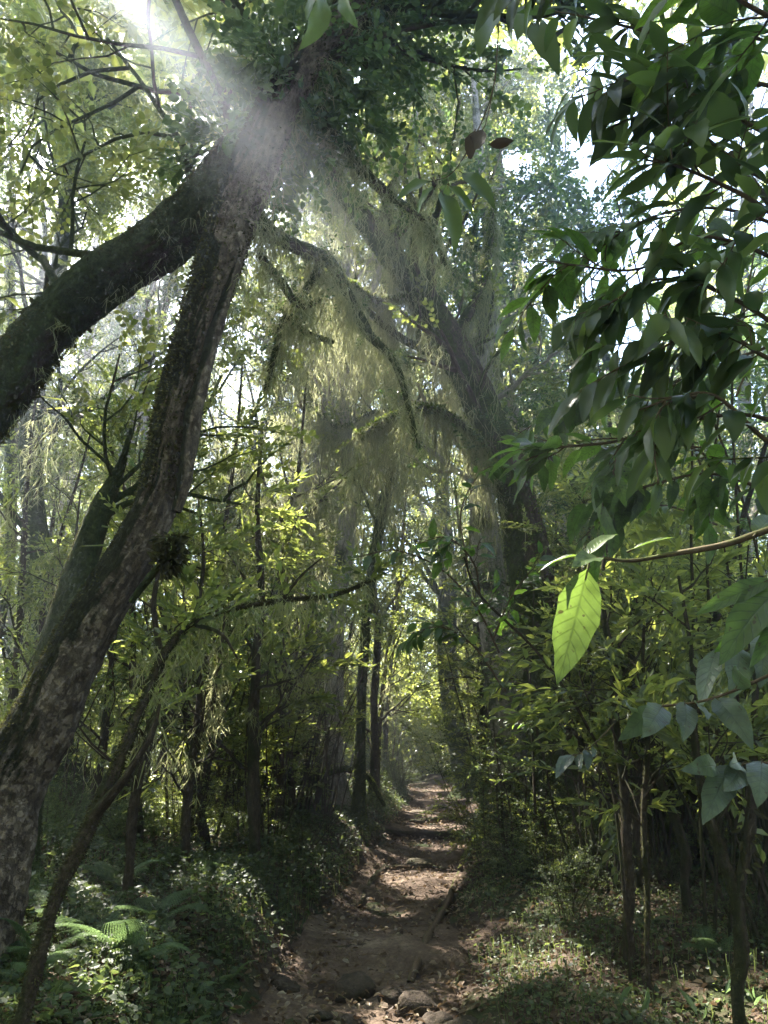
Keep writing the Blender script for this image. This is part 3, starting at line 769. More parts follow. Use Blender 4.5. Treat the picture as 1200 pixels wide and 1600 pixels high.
for (a, b, c, L, dx) in ((100, 470, 5.3, 2.2, -.6), (210, 400, 5.2, 2.6, -.5), (300, 320, 5.2, 2.6, -.4), (380, 240, 5.2, 2.6, -.3), (450, 140, 5.2, 2.4, -.6), (540, 50, 5.2, 2.4, .1), (660, -30, 5.2, 2.6, .5), (780, -150, 5.3, 2.4, .6), (30, 560, 5.3, 1.8, -.8), (480, 100, 5.2, 3.0, -.9)):
    d = np.array([dx, rng.normal(.4, .5), rng.normal(.7, .3)])
    grow(G, rng, at(a, b, c), d, L, .045, 2, tips, 4, .2, .02, 6)
build_local(G, 'limb', M['barkB'], B_, smooth=True)
G = Geo(); tp = np.array([t[0] for t in tips]); td = np.array([t[1] for t in tips])
put_twigs(G, rng, TW_CAN, tp, td, 1.05)
build_local(G, 'crown', M['canopy'], B_)
G = Geo(); fuzz(G, rng, QB, RB, 52000, .016, tmax=.95); fuzz(G, rng, QB[20:], RB[20:], 900, .04, kind='round')
build_local(G, 'moss', M['mossdark'], B_)
G = Geo(); lichen(G, rng, along(QB, 110, rng, .3, .95) + np.array([0, -.05, -.2]) + rng.normal(0, .05, (110, 3)), .06, .35, .0022)
build_local(G, 'lichen', M['lichen'], B_)

# ------------------------------------------------------------------ trees traced one by one
HERO = []
def traced(name, label, cat, footpx, Y, spec, bark='barkF', n=16, base_r=None, limbs=(), crown=None, mossn=2500, lich=0, lichr=(.2, .8), crown_mat='canopy', twigs=None, group=None, seed=1,
           rough=.12, ridges=.05, flare=1.6, clouds=None, cn=400, cs=1.0, auto=0, autoL=1.6, t0=.5, hanging=None, fuzzs=.045, kids=3, depth=1):
    """A tree from its photo outline: spec = (px, py, Y, r) upward from the foot."""
    rng = np.random.default_rng(seed)
    f = foot(footpx, Y, .12)
    root = thing(name, label, cat, f, group)
    sp = list(spec)
    P = np.vstack([f, f + [0, 0, .28] + (at(*sp[0][:3]) - f) * .08, [at(*q[:3]) for q in sp]])
    if Y < 8 and n < 12: flare = 1.0
    r = np.array([sp[0][3] * flare * 1.25, sp[0][3] * flare * .82] + [q[3] for q in sp])
    per = 9
    Q = catmull(P, per); RR = np.interp(np.linspace(0, len(r) - 1, len(Q)), np.arange(len(r)), r)
    G = Geo(); V, F, U = (rough_tube(Q, RR, n * 2, rough, seed, ridges, .02 if Y > 7.5 else .008)) if n >= 16 else tube(Q, RR, n, rough, seed, ridges); G.add(V, F, U)
    tips, nodes, lim = [], [], []
    for s in limbs:
        q, rr = limb(G, s, 7, .2, seed + 1); lim.append(q)
        tips += [(q[k], q[k] - q[k - 1]) for k in range(len(q) // 2, len(q), 2)]
    for k in range(auto):
        t = t0 + (1 - t0) * (k + rng.random()) / auto
        i = min(int(t * (len(Q) - 1)), len(Q) - 2)
        a = rng.random() * 6.28
        d = np.array([math.cos(a), math.sin(a), .45 + rng.random() * .5])
        grow(G, rng, Q[i], d, autoL * (.6 + .7 * rng.random()) * (1.25 - .5 * t), max(RR[i] * .35, .008), depth, tips, kids, .2, .04, 6, nodes=nodes)
    build_local(G, 'trunk', M[bark], root, smooth=True)
    if tips or clouds:
        G = Geo()
        if tips:
            put_twigs(G, rng, twigs or TW_CAN, [t[0] for t in tips], [t[1] for t in tips], cs)
        if clouds:
            p, d = cloud(rng, [at(*c[:3]) for c in clouds], [c[3] for c in clouds], cn)
            put_twigs(G, rng, twigs or TW_CAN, p, d, cs)
        if G.V: build_local(G, 'crown', M[crown_mat], root)
    if mossn:
        G = Geo(); fuzz(G, rng, Q, RR, mossn * (4 if Y < 8 else 2), fuzzs * (.2 if Y < 8 else .5), tmax=.9)
        for q in lim: fuzz(G, rng, q, .04, mossn // 6, fuzzs)
        build_local(G, 'moss', M['mossdark' if Y < 8 else 'moss'], root)
    if lich:
        G = Geo()
        src = [along(Q, lich // 3, rng, .45, 1) + rng.normal(0, .12, (lich // 3, 3))]
        if lim: src += [along(q, lich // len(lim), rng) for q in lim]
        if nodes: src.append(np.array(nodes)[rng.integers(0, len(nodes), lich // 2)])
        src = np.concatenate(src); src = np.repeat(src[rng.integers(0, len(src), len(src) // 7 + 1)], 7, axis=0); src = src + rng.normal(0, .02, src.shape)
        lichen(G, rng, src, lichr[0] * .4, lichr[1] * 1.1, .004 if Y < 12 else .007)
        build_local(G, 'lichen', M['lichen'], root)
    HERO.append((root, Q))
    return root, Q

traced('leaning_tree', 'broad mossy leaning trunk half hidden behind the peeling trunk', 'tree', 20, 6.2,
       [(50, 1150, 6.1, .13), (88, 1000, 6.1, .13), (128, 880, 6.1, .125), (156, 800, 6.1, .10), (172, 765, 6.1, .07), (190, 725, 6.15, .035), (205, 670, 6.2, .015)],
       'barkB', 22, mossn=9000, lich=60, auto=8, t0=.55, seed=31, fuzzs=.04)
traced('leaning_tree', 'tall furrowed trunk right of the path leaning up to the left under hanging lichen', 'tree', 905, 8.6,
       [(890, 1265, 8.6, .40), (874, 1180, 8.6, .31), (858, 1080, 8.6, .275), (840, 960, 8.6, .26), (818, 830, 8.6, .25), (790, 720, 8.6, .23), (752, 640, 8.6, .22), (706, 545, 8.7, .22), (655, 460, 8.8, .2),
        (600, 385, 8.9, .17), (545, 310, 9, .15), (480, 230, 9.1, .12), (400, 130, 9.2, .08)],
       'barkF', 34, mossn=9000, lich=1900, lichr=(.25, 1.7), auto=14, autoL=1.8, t0=.55, seed=32, flare=1.9, ridges=.12, rough=.14, fuzzs=.05,
       limbs=[[(700, 540, 8.7, .09), (742, 470, 8.8, .07), (765, 390, 9, .05), (770, 300, 9.2, .03)],
              [(655, 460, 8.8, .07), (590, 470, 8.7, .05), (540, 440, 8.6, .03), (500, 430, 8.5, .02)],
              [(790, 720, 8.5, .06), (700, 650, 8.2, .045), (640, 640, 8.0, .03), (560, 680, 7.9, .015)],
              [(600, 385, 8.9, .06), (650, 330, 9, .05), (700, 250, 9.2, .03), (720, 150, 9.4, .02)]])
traced('pale_tree', 'smooth pale trunk with a mossy waist rising just left of the furrowed trunk', 'tree', 800, 9.8,
       [(795, 1180, 9.8, .22), (782, 1040, 9.8, .21), (768, 930, 9.8, .205), (758, 860, 9.8, .20), (750, 770, 9.8, .175), (742, 680, 9.8, .165), (748, 600, 9.9, .155), (765, 480, 10, .14), (765, 370, 10.2, .11), (750, 250, 10.4, .08), (740, 120, 10.6, .05)],
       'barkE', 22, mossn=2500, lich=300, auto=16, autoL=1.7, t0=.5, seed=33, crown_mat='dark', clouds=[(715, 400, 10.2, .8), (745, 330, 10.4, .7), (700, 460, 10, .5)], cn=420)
traced('forest_tree', 'dark trunk standing at the far end of the path', 'tree', 735, 19,
       [(722, 1180, 19, .33), (705, 1100, 19, .27), (698, 1000, 19, .25), (700, 880, 19, .22), (690, 760, 19, .2), (700, 600, 19, .15), (690, 450, 19, .08)],
       'barkB', 14, mossn=1200, auto=14, autoL=2.6, seed=34, lich=200, flare=1.5)
traced('lichen_tree', 'slim tree clad in dark ivy in the middle of the forest', 'tree', 525, 12.5,
       [(520, 1150, 12.5, .15), (523, 1000, 12.5, .15), (538, 860, 12.5, .16), (546, 740, 12.5, .15), (541, 620, 12.5, .14), (535, 500, 12.5, .12), (545, 380, 12.6, .08), (540, 240, 12.8, .05)],
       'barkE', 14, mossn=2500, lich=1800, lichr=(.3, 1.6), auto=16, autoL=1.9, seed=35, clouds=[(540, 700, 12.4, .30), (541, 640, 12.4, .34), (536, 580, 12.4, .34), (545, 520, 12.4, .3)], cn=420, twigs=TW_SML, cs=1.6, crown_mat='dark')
traced('lichen_tree', 'crooked tree hung with long yellow-green lichen beside the ivy-clad tree', 'tree', 560, 11.5,
       [(563, 1120, 11.5, .075), (570, 1000, 11.5, .075), (582, 880, 11.5, .08), (603, 780, 11.5, .10), (622, 700, 11.5, .11), (632, 620, 11.4, .09), (618, 540, 11.4, .07), (600, 440, 11.5, .05)],
       'barkB', 14, mossn=4500, lich=2000, lichr=(.3, 1.5), auto=10, autoL=1.5, seed=36,
       limbs=[[(622, 690, 11.5, .06), (665, 640, 11.3, .05), (700, 610, 11, .03), (745, 610, 10.8, .02)], [(618, 640, 11.4, .06), (570, 650, 11.4, .045), (530, 670, 11.4, .03), (490, 640, 11.4, .02)],
              [(630, 620, 11.4, .06), (625, 560, 11.2, .05), (600, 520, 11, .04), (560, 500, 10.8, .02)]])
traced('forked_tree', 'dark forked sapling with bare spreading branches left of the ivy-clad tree', 'tree', 432, 9.5,
       [(436, 1120, 9.5, .06), (437, 960, 9.5, .06), (440, 880, 9.5, .055), (443, 815, 9.5, .05), (462, 760, 9.5, .035), (470, 700, 9.5, .025), (478, 600, 9.5, .012)],
       'stem', 9, mossn=500, lich=260, lichr=(.15, .6), auto=7, autoL=1.0, seed=37, twigs=TW_UND, cs=.9,
       limbs=[[(440, 870, 9.5, .035), (470, 815, 9.5, .03), (505, 780, 9.5, .025), (540, 745, 9.5, .012)], [(443, 815, 9.5, .03), (415, 760, 9.4, .025), (400, 700, 9.3, .012)], [(455, 780, 9.5, .02), (440, 720, 9.5, .015), (432, 660, 9.5, .01)]])
traced('lichen_tree', 'slender mossy tree with bright lichen behind the forked sapling', 'tree', 490, 13.5,
       [(492, 1150, 13.5, .09), (488, 1000, 13.5, .10), (484, 880, 13.5, .10), (490, 760, 13.5, .09), (483, 640, 13.5, .08), (490, 500, 13.5, .06), (480, 380, 13.5, .04)],
       'barkB', 10, mossn=2500, lich=1100, lichr=(.3, 1.5), auto=14, autoL=1.6, seed=38)
traced('sapling', 'straight dark pole-like sapling on the left bank beside the ground cover', 'sapling', 396, 7.6,
       [(397, 1230, 7.6, .065), (396, 1130, 7.6, .055), (400, 1040, 7.6, .05), (408, 930, 7.6, .04), (402, 800, 7.6, .03), (410, 660, 7.6, .015)],
       'stem', 9, mossn=700, auto=12, autoL=.9, t0=.3, seed=39, twigs=TW_UND, lich=120, lichr=(.1, .4), crown_mat='under')
traced('sapling', 'dark sapling forking low down on the left bank beyond the ferns', 'sapling', 287, 7.0,
       [(290, 1290, 7, .045), (296, 1220, 7, .042), (305, 1150, 7, .035), (312, 1080, 7, .03), (305, 980, 7, .025), (318, 880, 7, .018), (310, 780, 7, .01)],
       'stem', 9, mossn=500, auto=12, autoL=.9, t0=.3, seed=40, twigs=TW_UND, lich=60, lichr=(.1, .4), crown_mat='under', limbs=[[(300, 1180, 7, .03), (325, 1120, 7, .025), (340, 1060, 7.1, .02), (352, 960, 7.2, .012)]])
traced('sapling', 'thin leaning sapling with bowed dark stem near the ferns', 'sapling', 198, 6.0,
       [(205, 1290, 6, .04), (218, 1210, 6, .038), (238, 1130, 6, .033), (252, 1040, 6, .028), (240, 940, 6.1, .022), (262, 840, 6.2, .012)],
       'stem', 8, mossn=600, auto=10, autoL=.8, t0=.35, seed=41, twigs=TW_UND, crown_mat='under', lich=40, lichr=(.1, .3))
traced('sapling', 'mossy upright sapling at the left edge of the path far up', 'sapling', 585, 14.5,
       [(586, 1170, 14.5, .085), (584, 1100, 14.5, .08), (590, 1000, 14.5, .07), (583, 900, 14.5, .06), (590, 780, 14.5, .045), (588, 660, 14.5, .02)],
       'stem', 9, mossn=900, auto=12, autoL=1.2, t0=.3, seed=42, lich=200, lichr=(.1, .5))
traced('sapling', 'leafy sapling on a dark stem at the right edge of the path', 'sapling', 762, 11.8,
       [(760, 1260, 11.8, .085), (759, 1180, 11.8, .08), (756, 1100, 11.8, .07), (752, 1010, 11.8, .055), (746, 930, 11.8, .04), (752, 850, 11.8, .02)],
       'stem', 10, mossn=900, auto=16, autoL=.9, t0=.3, seed=43, twigs=TW_UND, cs=.9, crown_mat='under', flare=2.0)
traced('sapling', 'young tree with leaning stem right of the litter mound', 'sapling', 985, 5.3,
       [(984, 1400, 5.3, .038), (978, 1320, 5.3, .034), (975, 1230, 5.3, .032), (962, 1130, 5.3, .028), (958, 1040, 5.3, .03), (940, 930, 5.4, .02), (950, 820, 5.5, .01)],
       'stem', 10, mossn=700, auto=12, autoL=.7, t0=.4, seed=44, twigs=TW_UND, cs=.85, crown_mat='under')
traced('sapling', 'thin mossy stem standing on the litter mound', 'sapling', 1016, 4.9,
       [(1012, 1420, 4.9, .016), (1009, 1350, 4.9, .02), (1006, 1260, 4.9, .018), (1012, 1150, 4.9, .016), (1004, 1040, 4.9, .012), (1010, 930, 4.9, .007)],
       'stem', 8, mossn=500, auto=8, autoL=.5, t0=.5, seed=45, twigs=TW_UND, cs=.8, crown_mat='under', flare=1.3)
traced('forked_tree', 'dark young tree forking near the bottom right corner', 'tree', 1160, 4.3,
       [(1158, 1480, 4.3, .036), (1150, 1400, 4.3, .032), (1125, 1330, 4.3, .03), (1100, 1250, 4.3, .025), (1085, 1150, 4.3, .02), (1080, 1020, 4.4, .014), (1060, 900, 4.5, .008)],
       'stem', 10, mossn=600, auto=8, autoL=.7, t0=.5, seed=46, twigs=TW_UND, cs=.85, crown_mat='under', limbs=[[(1152, 1400, 4.3, .035), (1168, 1320, 4.3, .03), (1176, 1220, 4.3, .025), (1180, 1080, 4.3, .018), (1190, 900, 4.3, .01)]])
traced('sapling', 'inclined bare sapling between the young tree and the forked one', 'sapling', 1075, 6.2,
       [(1070, 1330, 6.2, .04), (1040, 1240, 6.3, .035), (1010, 1170, 6.4, .03), (985, 1090, 6.5, .022), (965, 1000, 6.6, .012)],
       'stem', 9, mossn=400, auto=8, autoL=.8, t0=.4, seed=47, twigs=TW_UND, crown_mat='under')

traced('canopy_tree', 'tall tree behind the arching trunk whose fine leaves fill the upper left', 'tree', 120, 10.5,
       [(90, 1150, 10.5, .2), (60, 900, 10.5, .18), (50, 650, 10.6, .16), (90, 430, 10.8, .13), (110, 260, 11, .1), (160, 100, 11, .07), (200, -40, 11.2, .04)], 'barkB', 12, mossn=1500, lich=300, auto=18, autoL=2.6, depth=2, t0=.4, seed=48,
       clouds=[(60, 120, 10.6, 1.2), (170, 60, 11, 1.3), (260, 150, 11, 1.1), (90, 290, 10.5, 1.1), (20, 430, 10.5, .9), (190, 260, 11, 1.0), (0, 10, 10, 1.3), (330, 50, 11.5, 1.2), (250, -40, 11.5, 1.3), (100, -60, 11, 1.4), (430, 60, 12, 1.1), (50, 210, 12, 1.2), (130, 180, 12.5, 1.2)], cn=11000, cs=.8)
traced('canopy_tree', 'tree with yellow-green sunlit leaves high above the pale trunk', 'tree', 830, 13.2,
       [(825, 1150, 13.2, .11), (815, 950, 13.2, .11), (800, 760, 13.2, .1), (775, 560, 13.2, .1), (740, 400, 13.2, .08), (760, 250, 13.2, .06), (760, 100, 13.2, .04)], 'barkB', 12, mossn=900, lich=300, auto=14, autoL=2.0, depth=2, t0=.5, seed=49,
       clouds=[(680, 120, 12.5, 1.1), (760, 60, 12.5, 1.1), (840, 160, 13, .8), (700, 240, 12.5, .8), (860, 320, 13, .7), (640, 30, 12, 1.0), (820, 450, 12.5, .8), (620, 200, 12, .8)], cn=1900, cs=1.0)

traced('canopy_tree', 'leafy tree filling the view between the left edge and the arching trunk', 'tree', 45, 12.5,
       [(40, 1150, 12.5, .12), (35, 950, 12.5, .11), (50, 750, 12.5, .1), (40, 560, 12.6, .08), (70, 400, 12.7, .06), (60, 250, 12.8, .03)], 'barkB', 12, mossn=900, lich=250, auto=16, autoL=2.2, depth=2, t0=.3, seed=70,
       clouds=[(20, 350, 12.5, 1.0), (70, 480, 12.5, .9), (10, 600, 12.5, 1.0), (130, 570, 12.8, .9), (190, 490, 13, .8), (60, 730, 12.5, .9), (240, 620, 13, .8), (10, 860, 12.5, .8), (180, 700, 13, .8)], cn=3000, cs=.75)
traced('canopy_tree', 'fine-leaved tree behind the hanging lichen in the centre of the forest', 'tree', 455, 16.5,
       [(458, 1150, 16.5, .11), (462, 950, 16.5, .11), (455, 750, 16.5, .1), (470, 560, 16.6, .08), (480, 400, 16.7, .06), (470, 260, 16.8, .03)], 'barkB', 12, mossn=900, lich=500, auto=14, autoL=2.4, depth=2, t0=.3, seed=72,
       clouds=[(400, 560, 16.5, 1.1), (480, 480, 16.5, 1.1), (560, 560, 16.8, 1.1), (440, 700, 16.5, 1.0), (540, 720, 16.8, 1.0), (620, 660, 17, 1.1), (660, 790, 17, 1.0), (500, 850, 17, 1.0), (590, 900, 17, 1.0), (690, 920, 17.5, .9), (380, 820, 16.5, .9)], cn=3600, cs=.85)

for q_, (px_, Y_, lean_, lab_) in enumerate(((588, 15.8, 40, 'small tree leaning over the upper path from its left side'), (775, 14.8, -55, 'small fine-leaved tree bending over the upper path from its right side'),
                                             (600, 20.5, 30, 'farther fine-leaved tree closing the view over the path from the left'), (752, 21.5, -40, 'farther fine-leaved tree closing the view over the path from the right'))):
    traced('small_tree', lab_, 'tree', px_, Y_, [(px_ + 3, 1150, Y_, .06), (px_ + lean_ * .3, 1060, Y_, .05), (px_ + lean_ * .7, 950, Y_, .04), (px_ + lean_, 850, Y_, .03), (px_ + lean_ * 1.2, 740, Y_, .015)], 'stem', 8, mossn=500, lich=160, lichr=(.1, .6),
           auto=12, autoL=1.3, t0=.35, seed=60 + q_, twigs=TW_UND, cs=.7, crown_mat='under', clouds=[(px_ + lean_ * .8, 1080, Y_, .7), (px_ + lean_ * 1.2, 990, Y_, .8), (px_ + lean_ * .4, 930, Y_, .8), (px_ + lean_, 850, Y_, .8)], cn=420)

# the thin sapling that arches from the lower left corner over to the right (D)
rng = np.random.default_rng(51)
fd = foot(18, 3.35, .1)
D_ = thing('arching_sapling', 'slender mossy sapling arching from the bottom left corner into a long bare branch', 'sapling', fd)
specD = [(80, 1425, 3.5, .038), (140, 1290, 3.6, .042), (186, 1190, 3.7, .036), (225, 1095, 3.9, .028), (268, 1005, 4.1, .022), (335, 958, 4.3, .018), (440, 938, 4.6, .014), (520, 930, 4.9, .011), (585, 905, 5.1, .006)]
PD = np.vstack([fd, [at(a, b, c) for a, b, c, _ in specD]]); rD = np.array([.045] + [q[3] for q in specD]) * .75
QD = catmull(PD, 9); RD = np.interp(np.linspace(0, len(rD) - 1, len(QD)), np.arange(len(rD)), rD)
G = Geo(); V, F, U = tube(QD, RD, 12, .18, 4, .06); G.add(V, F, U)
for s in ([(150, 1270, 3.6, .025), (195, 1215, 3.5, .02), (235, 1150, 3.5, .015), (250, 1100, 3.5, .008)], [(300, 975, 4.2, .012), (345, 990, 4.1, .01), (372, 1030, 4.1, .005)],
          [(440, 938, 4.6, .012), (470, 900, 4.6, .008), (505, 870, 4.6, .005)]):
    limb(G, s, 7, .2, 3)
build_local(G, 'stem', M['stem'], D_, smooth=True)
G = Geo(); fuzz(G, rng, QD, RD, 9000, .012); build_local(G, 'moss', M['mossdark'], D_)
G = Geo(); lichen(G, rng, along(QD, 90, rng, .45, 1), .05, .5, .0025); build_local(G, 'lichen', M['lichen'], D_)
G = Geo(); p = along(QD, 30, rng, .55, 1); put_twigs(G, rng, TW_UND, p, rng.normal(0, 1, p.shape), .8); build_local(G, 'foliage', M['under'], D_)

# ------------------------------------------------------------------ understorey and forest, built once and copied
def place_proto(make, spots, labels, name_group):
    pass

def proto_sapling(seed, H, name, stem='stem', leaf='under', tw=None, n_auto=14, autoL=.9, t0=.2, cs=1.0, lich=0, lean=.12):
    rng = np.random.default_rng(seed)
    root = thing(name, 'x', 'sapling', (0, 0, 0))
    k = 7
    P = [np.array([0, 0, -.15])]
    d = np.array([rng.normal(0, lean), rng.normal(0, lean), 1.0])
    for i in range(k - 1):
        d = norm(d + np.array([rng.normal(0, .07), rng.normal(0, .07), .05])); P.append(P[-1] + d * H / (k - 1))
    Q = catmull(P, 5); r0 = .012 + .006 * H
    RR = r0 * np.linspace(1.25, .25, len(Q))
    G = Geo(); V, F, U = tube(Q, RR, 8, .15, seed, .04); G.add(V, F, U)
    tips, nodes = [], []
    for j in range(n_auto):
        t = t0 + (1 - t0) * (j + rng.random()) / n_auto
        i = min(int(t * (len(Q) - 1)), len(Q) - 2); a = rng.random() * 6.28
        dd = np.array([math.cos(a), math.sin(a), .3 + rng.random() * .6])
        grow(G, rng, Q[i], dd, autoL * (.6 + .7 * rng.random()) * (1.2 - .6 * t), max(RR[i] * .4, .004), 1, tips, 3, .2, .03, 5, nodes=nodes)
    G.build('stem', M[stem], root, smooth=True)
    G = Geo(); tp = np.array([t[0] for t in tips]); td = np.array([t[1] for t in tips])
    for q in range(3): scatter_twigs(G, rng, tw or TW_UND, tp + rng.normal(0, .07 * (q > 0), tp.shape), td + rng.normal(0, .5 * q * .2, td.shape), cs * .62)
    G.build('crown', M[leaf], root)
    if lich:
        G = Geo(); lichen(G, rng, np.array(nodes)[rng.integers(0, len(nodes), lich)], .1, .7, .006); fuzz(G, rng, Q, RR, lich * 2, .04); G.build('lichen', M['lichen'], root)
    return root

def proto_shrub(seed, H, name, leaf='under', tw=None, stems=9, cs=1.0, spread=.35, n_side=7, sideL=.5, low=.25):
    rng = np.random.default_rng(seed)
    root = thing(name, 'x', 'shrub', (0, 0, 0))
    G = Geo(); tips = []
    for s in range(stems):
        a = rng.random() * 6.28; b = np.array([math.cos(a), math.sin(a), 0]) * rng.random() * .25
        P, _ = wander(rng, b + [0, 0, -.1], np.array([math.cos(a) * spread, math.sin(a) * spread, 1.0]), H * (.6 + .5 * rng.random()), 8, .09, .03)
        Q = catmull(P, 3); RR = np.linspace(.013 + .004 * rng.random(), .004, len(Q))
        V, F, U = tube(Q, RR, 6, .1, s); G.add(V, F, U)
        for j in range(n_side):
            t = low + (1 - low) * (j + rng.random()) / n_side
            i = min(int(t * (len(Q) - 1)), len(Q) - 2); aa = rng.random() * 6.28
            P2, dl = wander(rng, Q[i], [math.cos(aa), math.sin(aa), .4], sideL * (.5 + .8 * rng.random()), 4, .2, .0)
            V, F, U = tube(P2, np.linspace(.004, .002, 4), 3); G.add(V, F, U)
            tips += [(P2[1], P2[1] - P2[0]), (P2[2], P2[2] - P2[1]), (P2[3], dl)]
    G.build('stem', M['stem'], root, smooth=True)
    G = Geo(); tp = np.array([t[0] for t in tips]); td = np.array([t[1] for t in tips])
    for q in range(2): scatter_twigs(G, rng, tw or TW_UND, tp + rng.normal(0, .06 * q, tp.shape), td + rng.normal(0, .5 * q * .2, td.shape), cs * .65)
    G.build('foliage', M[leaf], root)
    return root

def proto_tree(seed, H, name, bark='barkB', leaf='canopy', lich=700, r0=.16, n_auto=20, autoL=2.4, t0=.32, cs=1.25, tw=None):
    rng = np.random.default_rng(seed)
    root = thing(name, 'x', 'tree', (0, 0, 0))
    P = [np.array([0, 0, -.3])]; d = np.array([rng.normal(0, .12), rng.normal(0, .12), 1.0])
    for i in range(8):
        d = norm(d + np.array([rng.normal(0, .09), rng.normal(0, .09), .08])); P.append(P[-1] + d * H / 8)
    Q = catmull(P, 4); RR = np.interp(np.linspace(0, 1, len(Q)), [0, .05, .5, 1], [r0 * 1.7, r0, r0 * .7, r0 * .15])
    G = Geo(); V, F, U = tube(Q, RR, 12, .14, seed, .08); G.add(V, F, U)
    tips, nodes = [], []
    for j in range(n_auto):
        t = t0 + (1 - t0) * (j + rng.random()) / n_auto
        i = min(int(t * (len(Q) - 1)), len(Q) - 2); a = rng.random() * 6.28
        dd = np.array([math.cos(a), math.sin(a), .2 + rng.random() * .7])
        grow(G, rng, Q[i], dd, autoL * (.6 + .7 * rng.random()) * (1.15 - .45 * t), max(RR[i] * .4, .02), 2, tips, 3, .2, .04, 6, nodes=nodes)
    G.build('trunk', M[bark], root, smooth=True)
    G = Geo(); tp = np.array([t[0] for t in tips]); td = np.array([t[1] for t in tips])
    scatter_twigs(G, rng, tw or TW_CAN, tp, td, cs)
    scatter_twigs(G, rng, tw or TW_CAN, tp + rng.normal(0, .22, tp.shape), rng.normal(0, 1, td.shape), cs)
    G.build('crown', M[leaf], root)
    if lich:
        G = Geo(); nn = np.array(nodes); lichen(G, rng, nn[rng.integers(0, len(nn), lich)], .2, 1.2, .010); fuzz(G, rng, Q, RR, 900, .07, tmax=.8); G.build('lichen', M['lichen'], root)
    return root

ORD = ['first', 'second', 'third', 'fourth', 'fifth', 'sixth', 'seventh', 'eighth', 'ninth', 'tenth', 'eleventh', 'twelfth', 'thirteenth', 'fourteenth', 'fifteenth', 'sixteenth', 'seventeenth', 'eighteenth',
       'nineteenth', 'twentieth', 'twenty-first', 'twenty-second', 'twenty-third', 'twenty-fourth', 'twenty-fifth', 'twenty-sixth', 'twenty-seventh', 'twenty-eighth']

def open_gaps(root, kinds=('crown', 'foliage', 'lichen')):
    """Leaves of this copy that would stand in the sun's way to a fleck are taken out of its crown."""
    mw = Matrix.LocRotScale(root.location, root.rotation_euler, root.scale)
    Rm, tv = np.array(mw.to_3x3()), np.array(root.location)
    for c in root.children:
        if not c.name.startswith(kinds): continue
        me = c.data; n = len(me.vertices); V = np.empty(n * 3, np.float32); me.vertices.foreach_get('co', V); V = V.reshape(-1, 3)
        lp = np.empty(len(me.loops), np.int32); me.loops.foreach_get('vertex_index', lp)
        st = np.empty(len(me.polygons), np.int32); me.polygons.foreach_get('loop_start', st)
        k = int(len(lp) / len(st))
        if k * len(st) != len(lp): continue
        F = lp.reshape(-1, k)
        bad = sunlit_gap(V[F[:, 0]] @ Rm.T + tv, .10)
        if bad.sum() < 5: continue
        if bad.all(): continue
        F = F[~bad]; used, inv_ = np.unique(F, return_inverse=True)
        o = mesh(c.name, V[used], inv_.reshape(F.shape), me.materials[0]); c.data = o.data; bpy.data.objects.remove(o)

def spread_out(protos, spots, what, group, rng, smin=.8, smax=1.25):
    """spots: (px, Y) feet. Copies of the protos in turn, each labelled by its place counted from the left."""
    P = []
    for px, Y in spots:
        f = foot(px, Y, .05); P.append((px, f))
    P.sort(key=lambda q: q[0])
    done = []
    for i, (px, f) in enumerate(P):
        k = int(rng.integers(0, len(protos)))
        lab = what.replace('#', ORD[i] if i < len(ORD) else 'far')
        rz, sc = rng.random() * 6.28, smin + (smax - smin) * rng.random()
        pr = protos[k]
        if pr.get('fresh'):
            pr['label'] = lab; pr['group'] = group; pr.location = f; pr.rotation_euler = (0, 0, rz); pr.scale = (sc,) * 3
            del pr['fresh']; done.append(pr)
        else:
            done.append(dup(pr, f, rz, sc, lab, group))
    PLACED.extend(done)

PLACED = []
def fresh(lst):
    for o in lst: o['fresh'] = 1
    return lst
def drop_unused(lst):
    for o in lst:
        if o.get('fresh'):
            for c in list(o.children): bpy.data.objects.remove(c)
            bpy.data.objects.remove(o)

def off_path(px, Y, margin=.5):
    f = foot(px, Y); return abs(f[0] - pathx(Y)) > halfw(Y) + margin

def spots(rng, n, x0, x1, Y0, Y1, mind, margin=.5, avoid=None):
    out, pts = [], []
    for _ in range(4000):
        if len(out) >= n: break
        px, Y = x0 + (x1 - x0) * rng.random(), Y0 + (Y1 - Y0) * rng.random()
        if not off_path(px, Y, margin): continue
        f = foot(px, Y)
        if any(np.hypot(*(f[:2] - q)) < mind for q in pts): continue
        if avoid is not None and any(np.hypot(*(f[:2] - q)) < .8 for q in avoid): continue
        pts.append(f[:2]); out.append((px, Y))
    return out

rs = np.random.default_rng(77)
HF = [np.array(r.location[:2]) for r, _ in HERO] + [fa[:2]]
T = fresh([proto_tree(101, 15, 'forest_tree', 'barkB', 'canopy'), proto_tree(102, 19, 'forest_tree', 'barkE', 'canopy', r0=.18, lich=200), proto_tree(103, 13, 'forest_tree', 'barkB', 'dark', r0=.13, lich=500), proto_tree(104, 21, 'forest_tree', 'barkF', 'canopy', r0=.2, lich=150)])
spread_out(T, spots(rs, 10, -60, 500, 13, 20, 1.9, 1.6, HF), '# forest tree from the left in the nearer row left of the path', 'forest trees standing left of the path', rs)
spread_out(T, spots(rs, 8, 830, 1260, 13, 20, 1.9, 1.6, HF), '# forest tree counted rightwards from the path in the nearer row on the right', 'forest trees standing right of the path', rs)
spread_out(T, spots(rs, 14, -40, 600, 21, 33, 2.2, 1.6, HF), '# distant forest tree from the left, deep in the woodland left of the path', 'distant trees left of the path', rs)
spread_out(T, spots(rs, 12, 720, 1240, 21, 33, 2.2, 1.0, HF), '# distant forest tree counted rightwards from the far end of the path', 'distant trees right of the path', rs)
drop_unused(T)

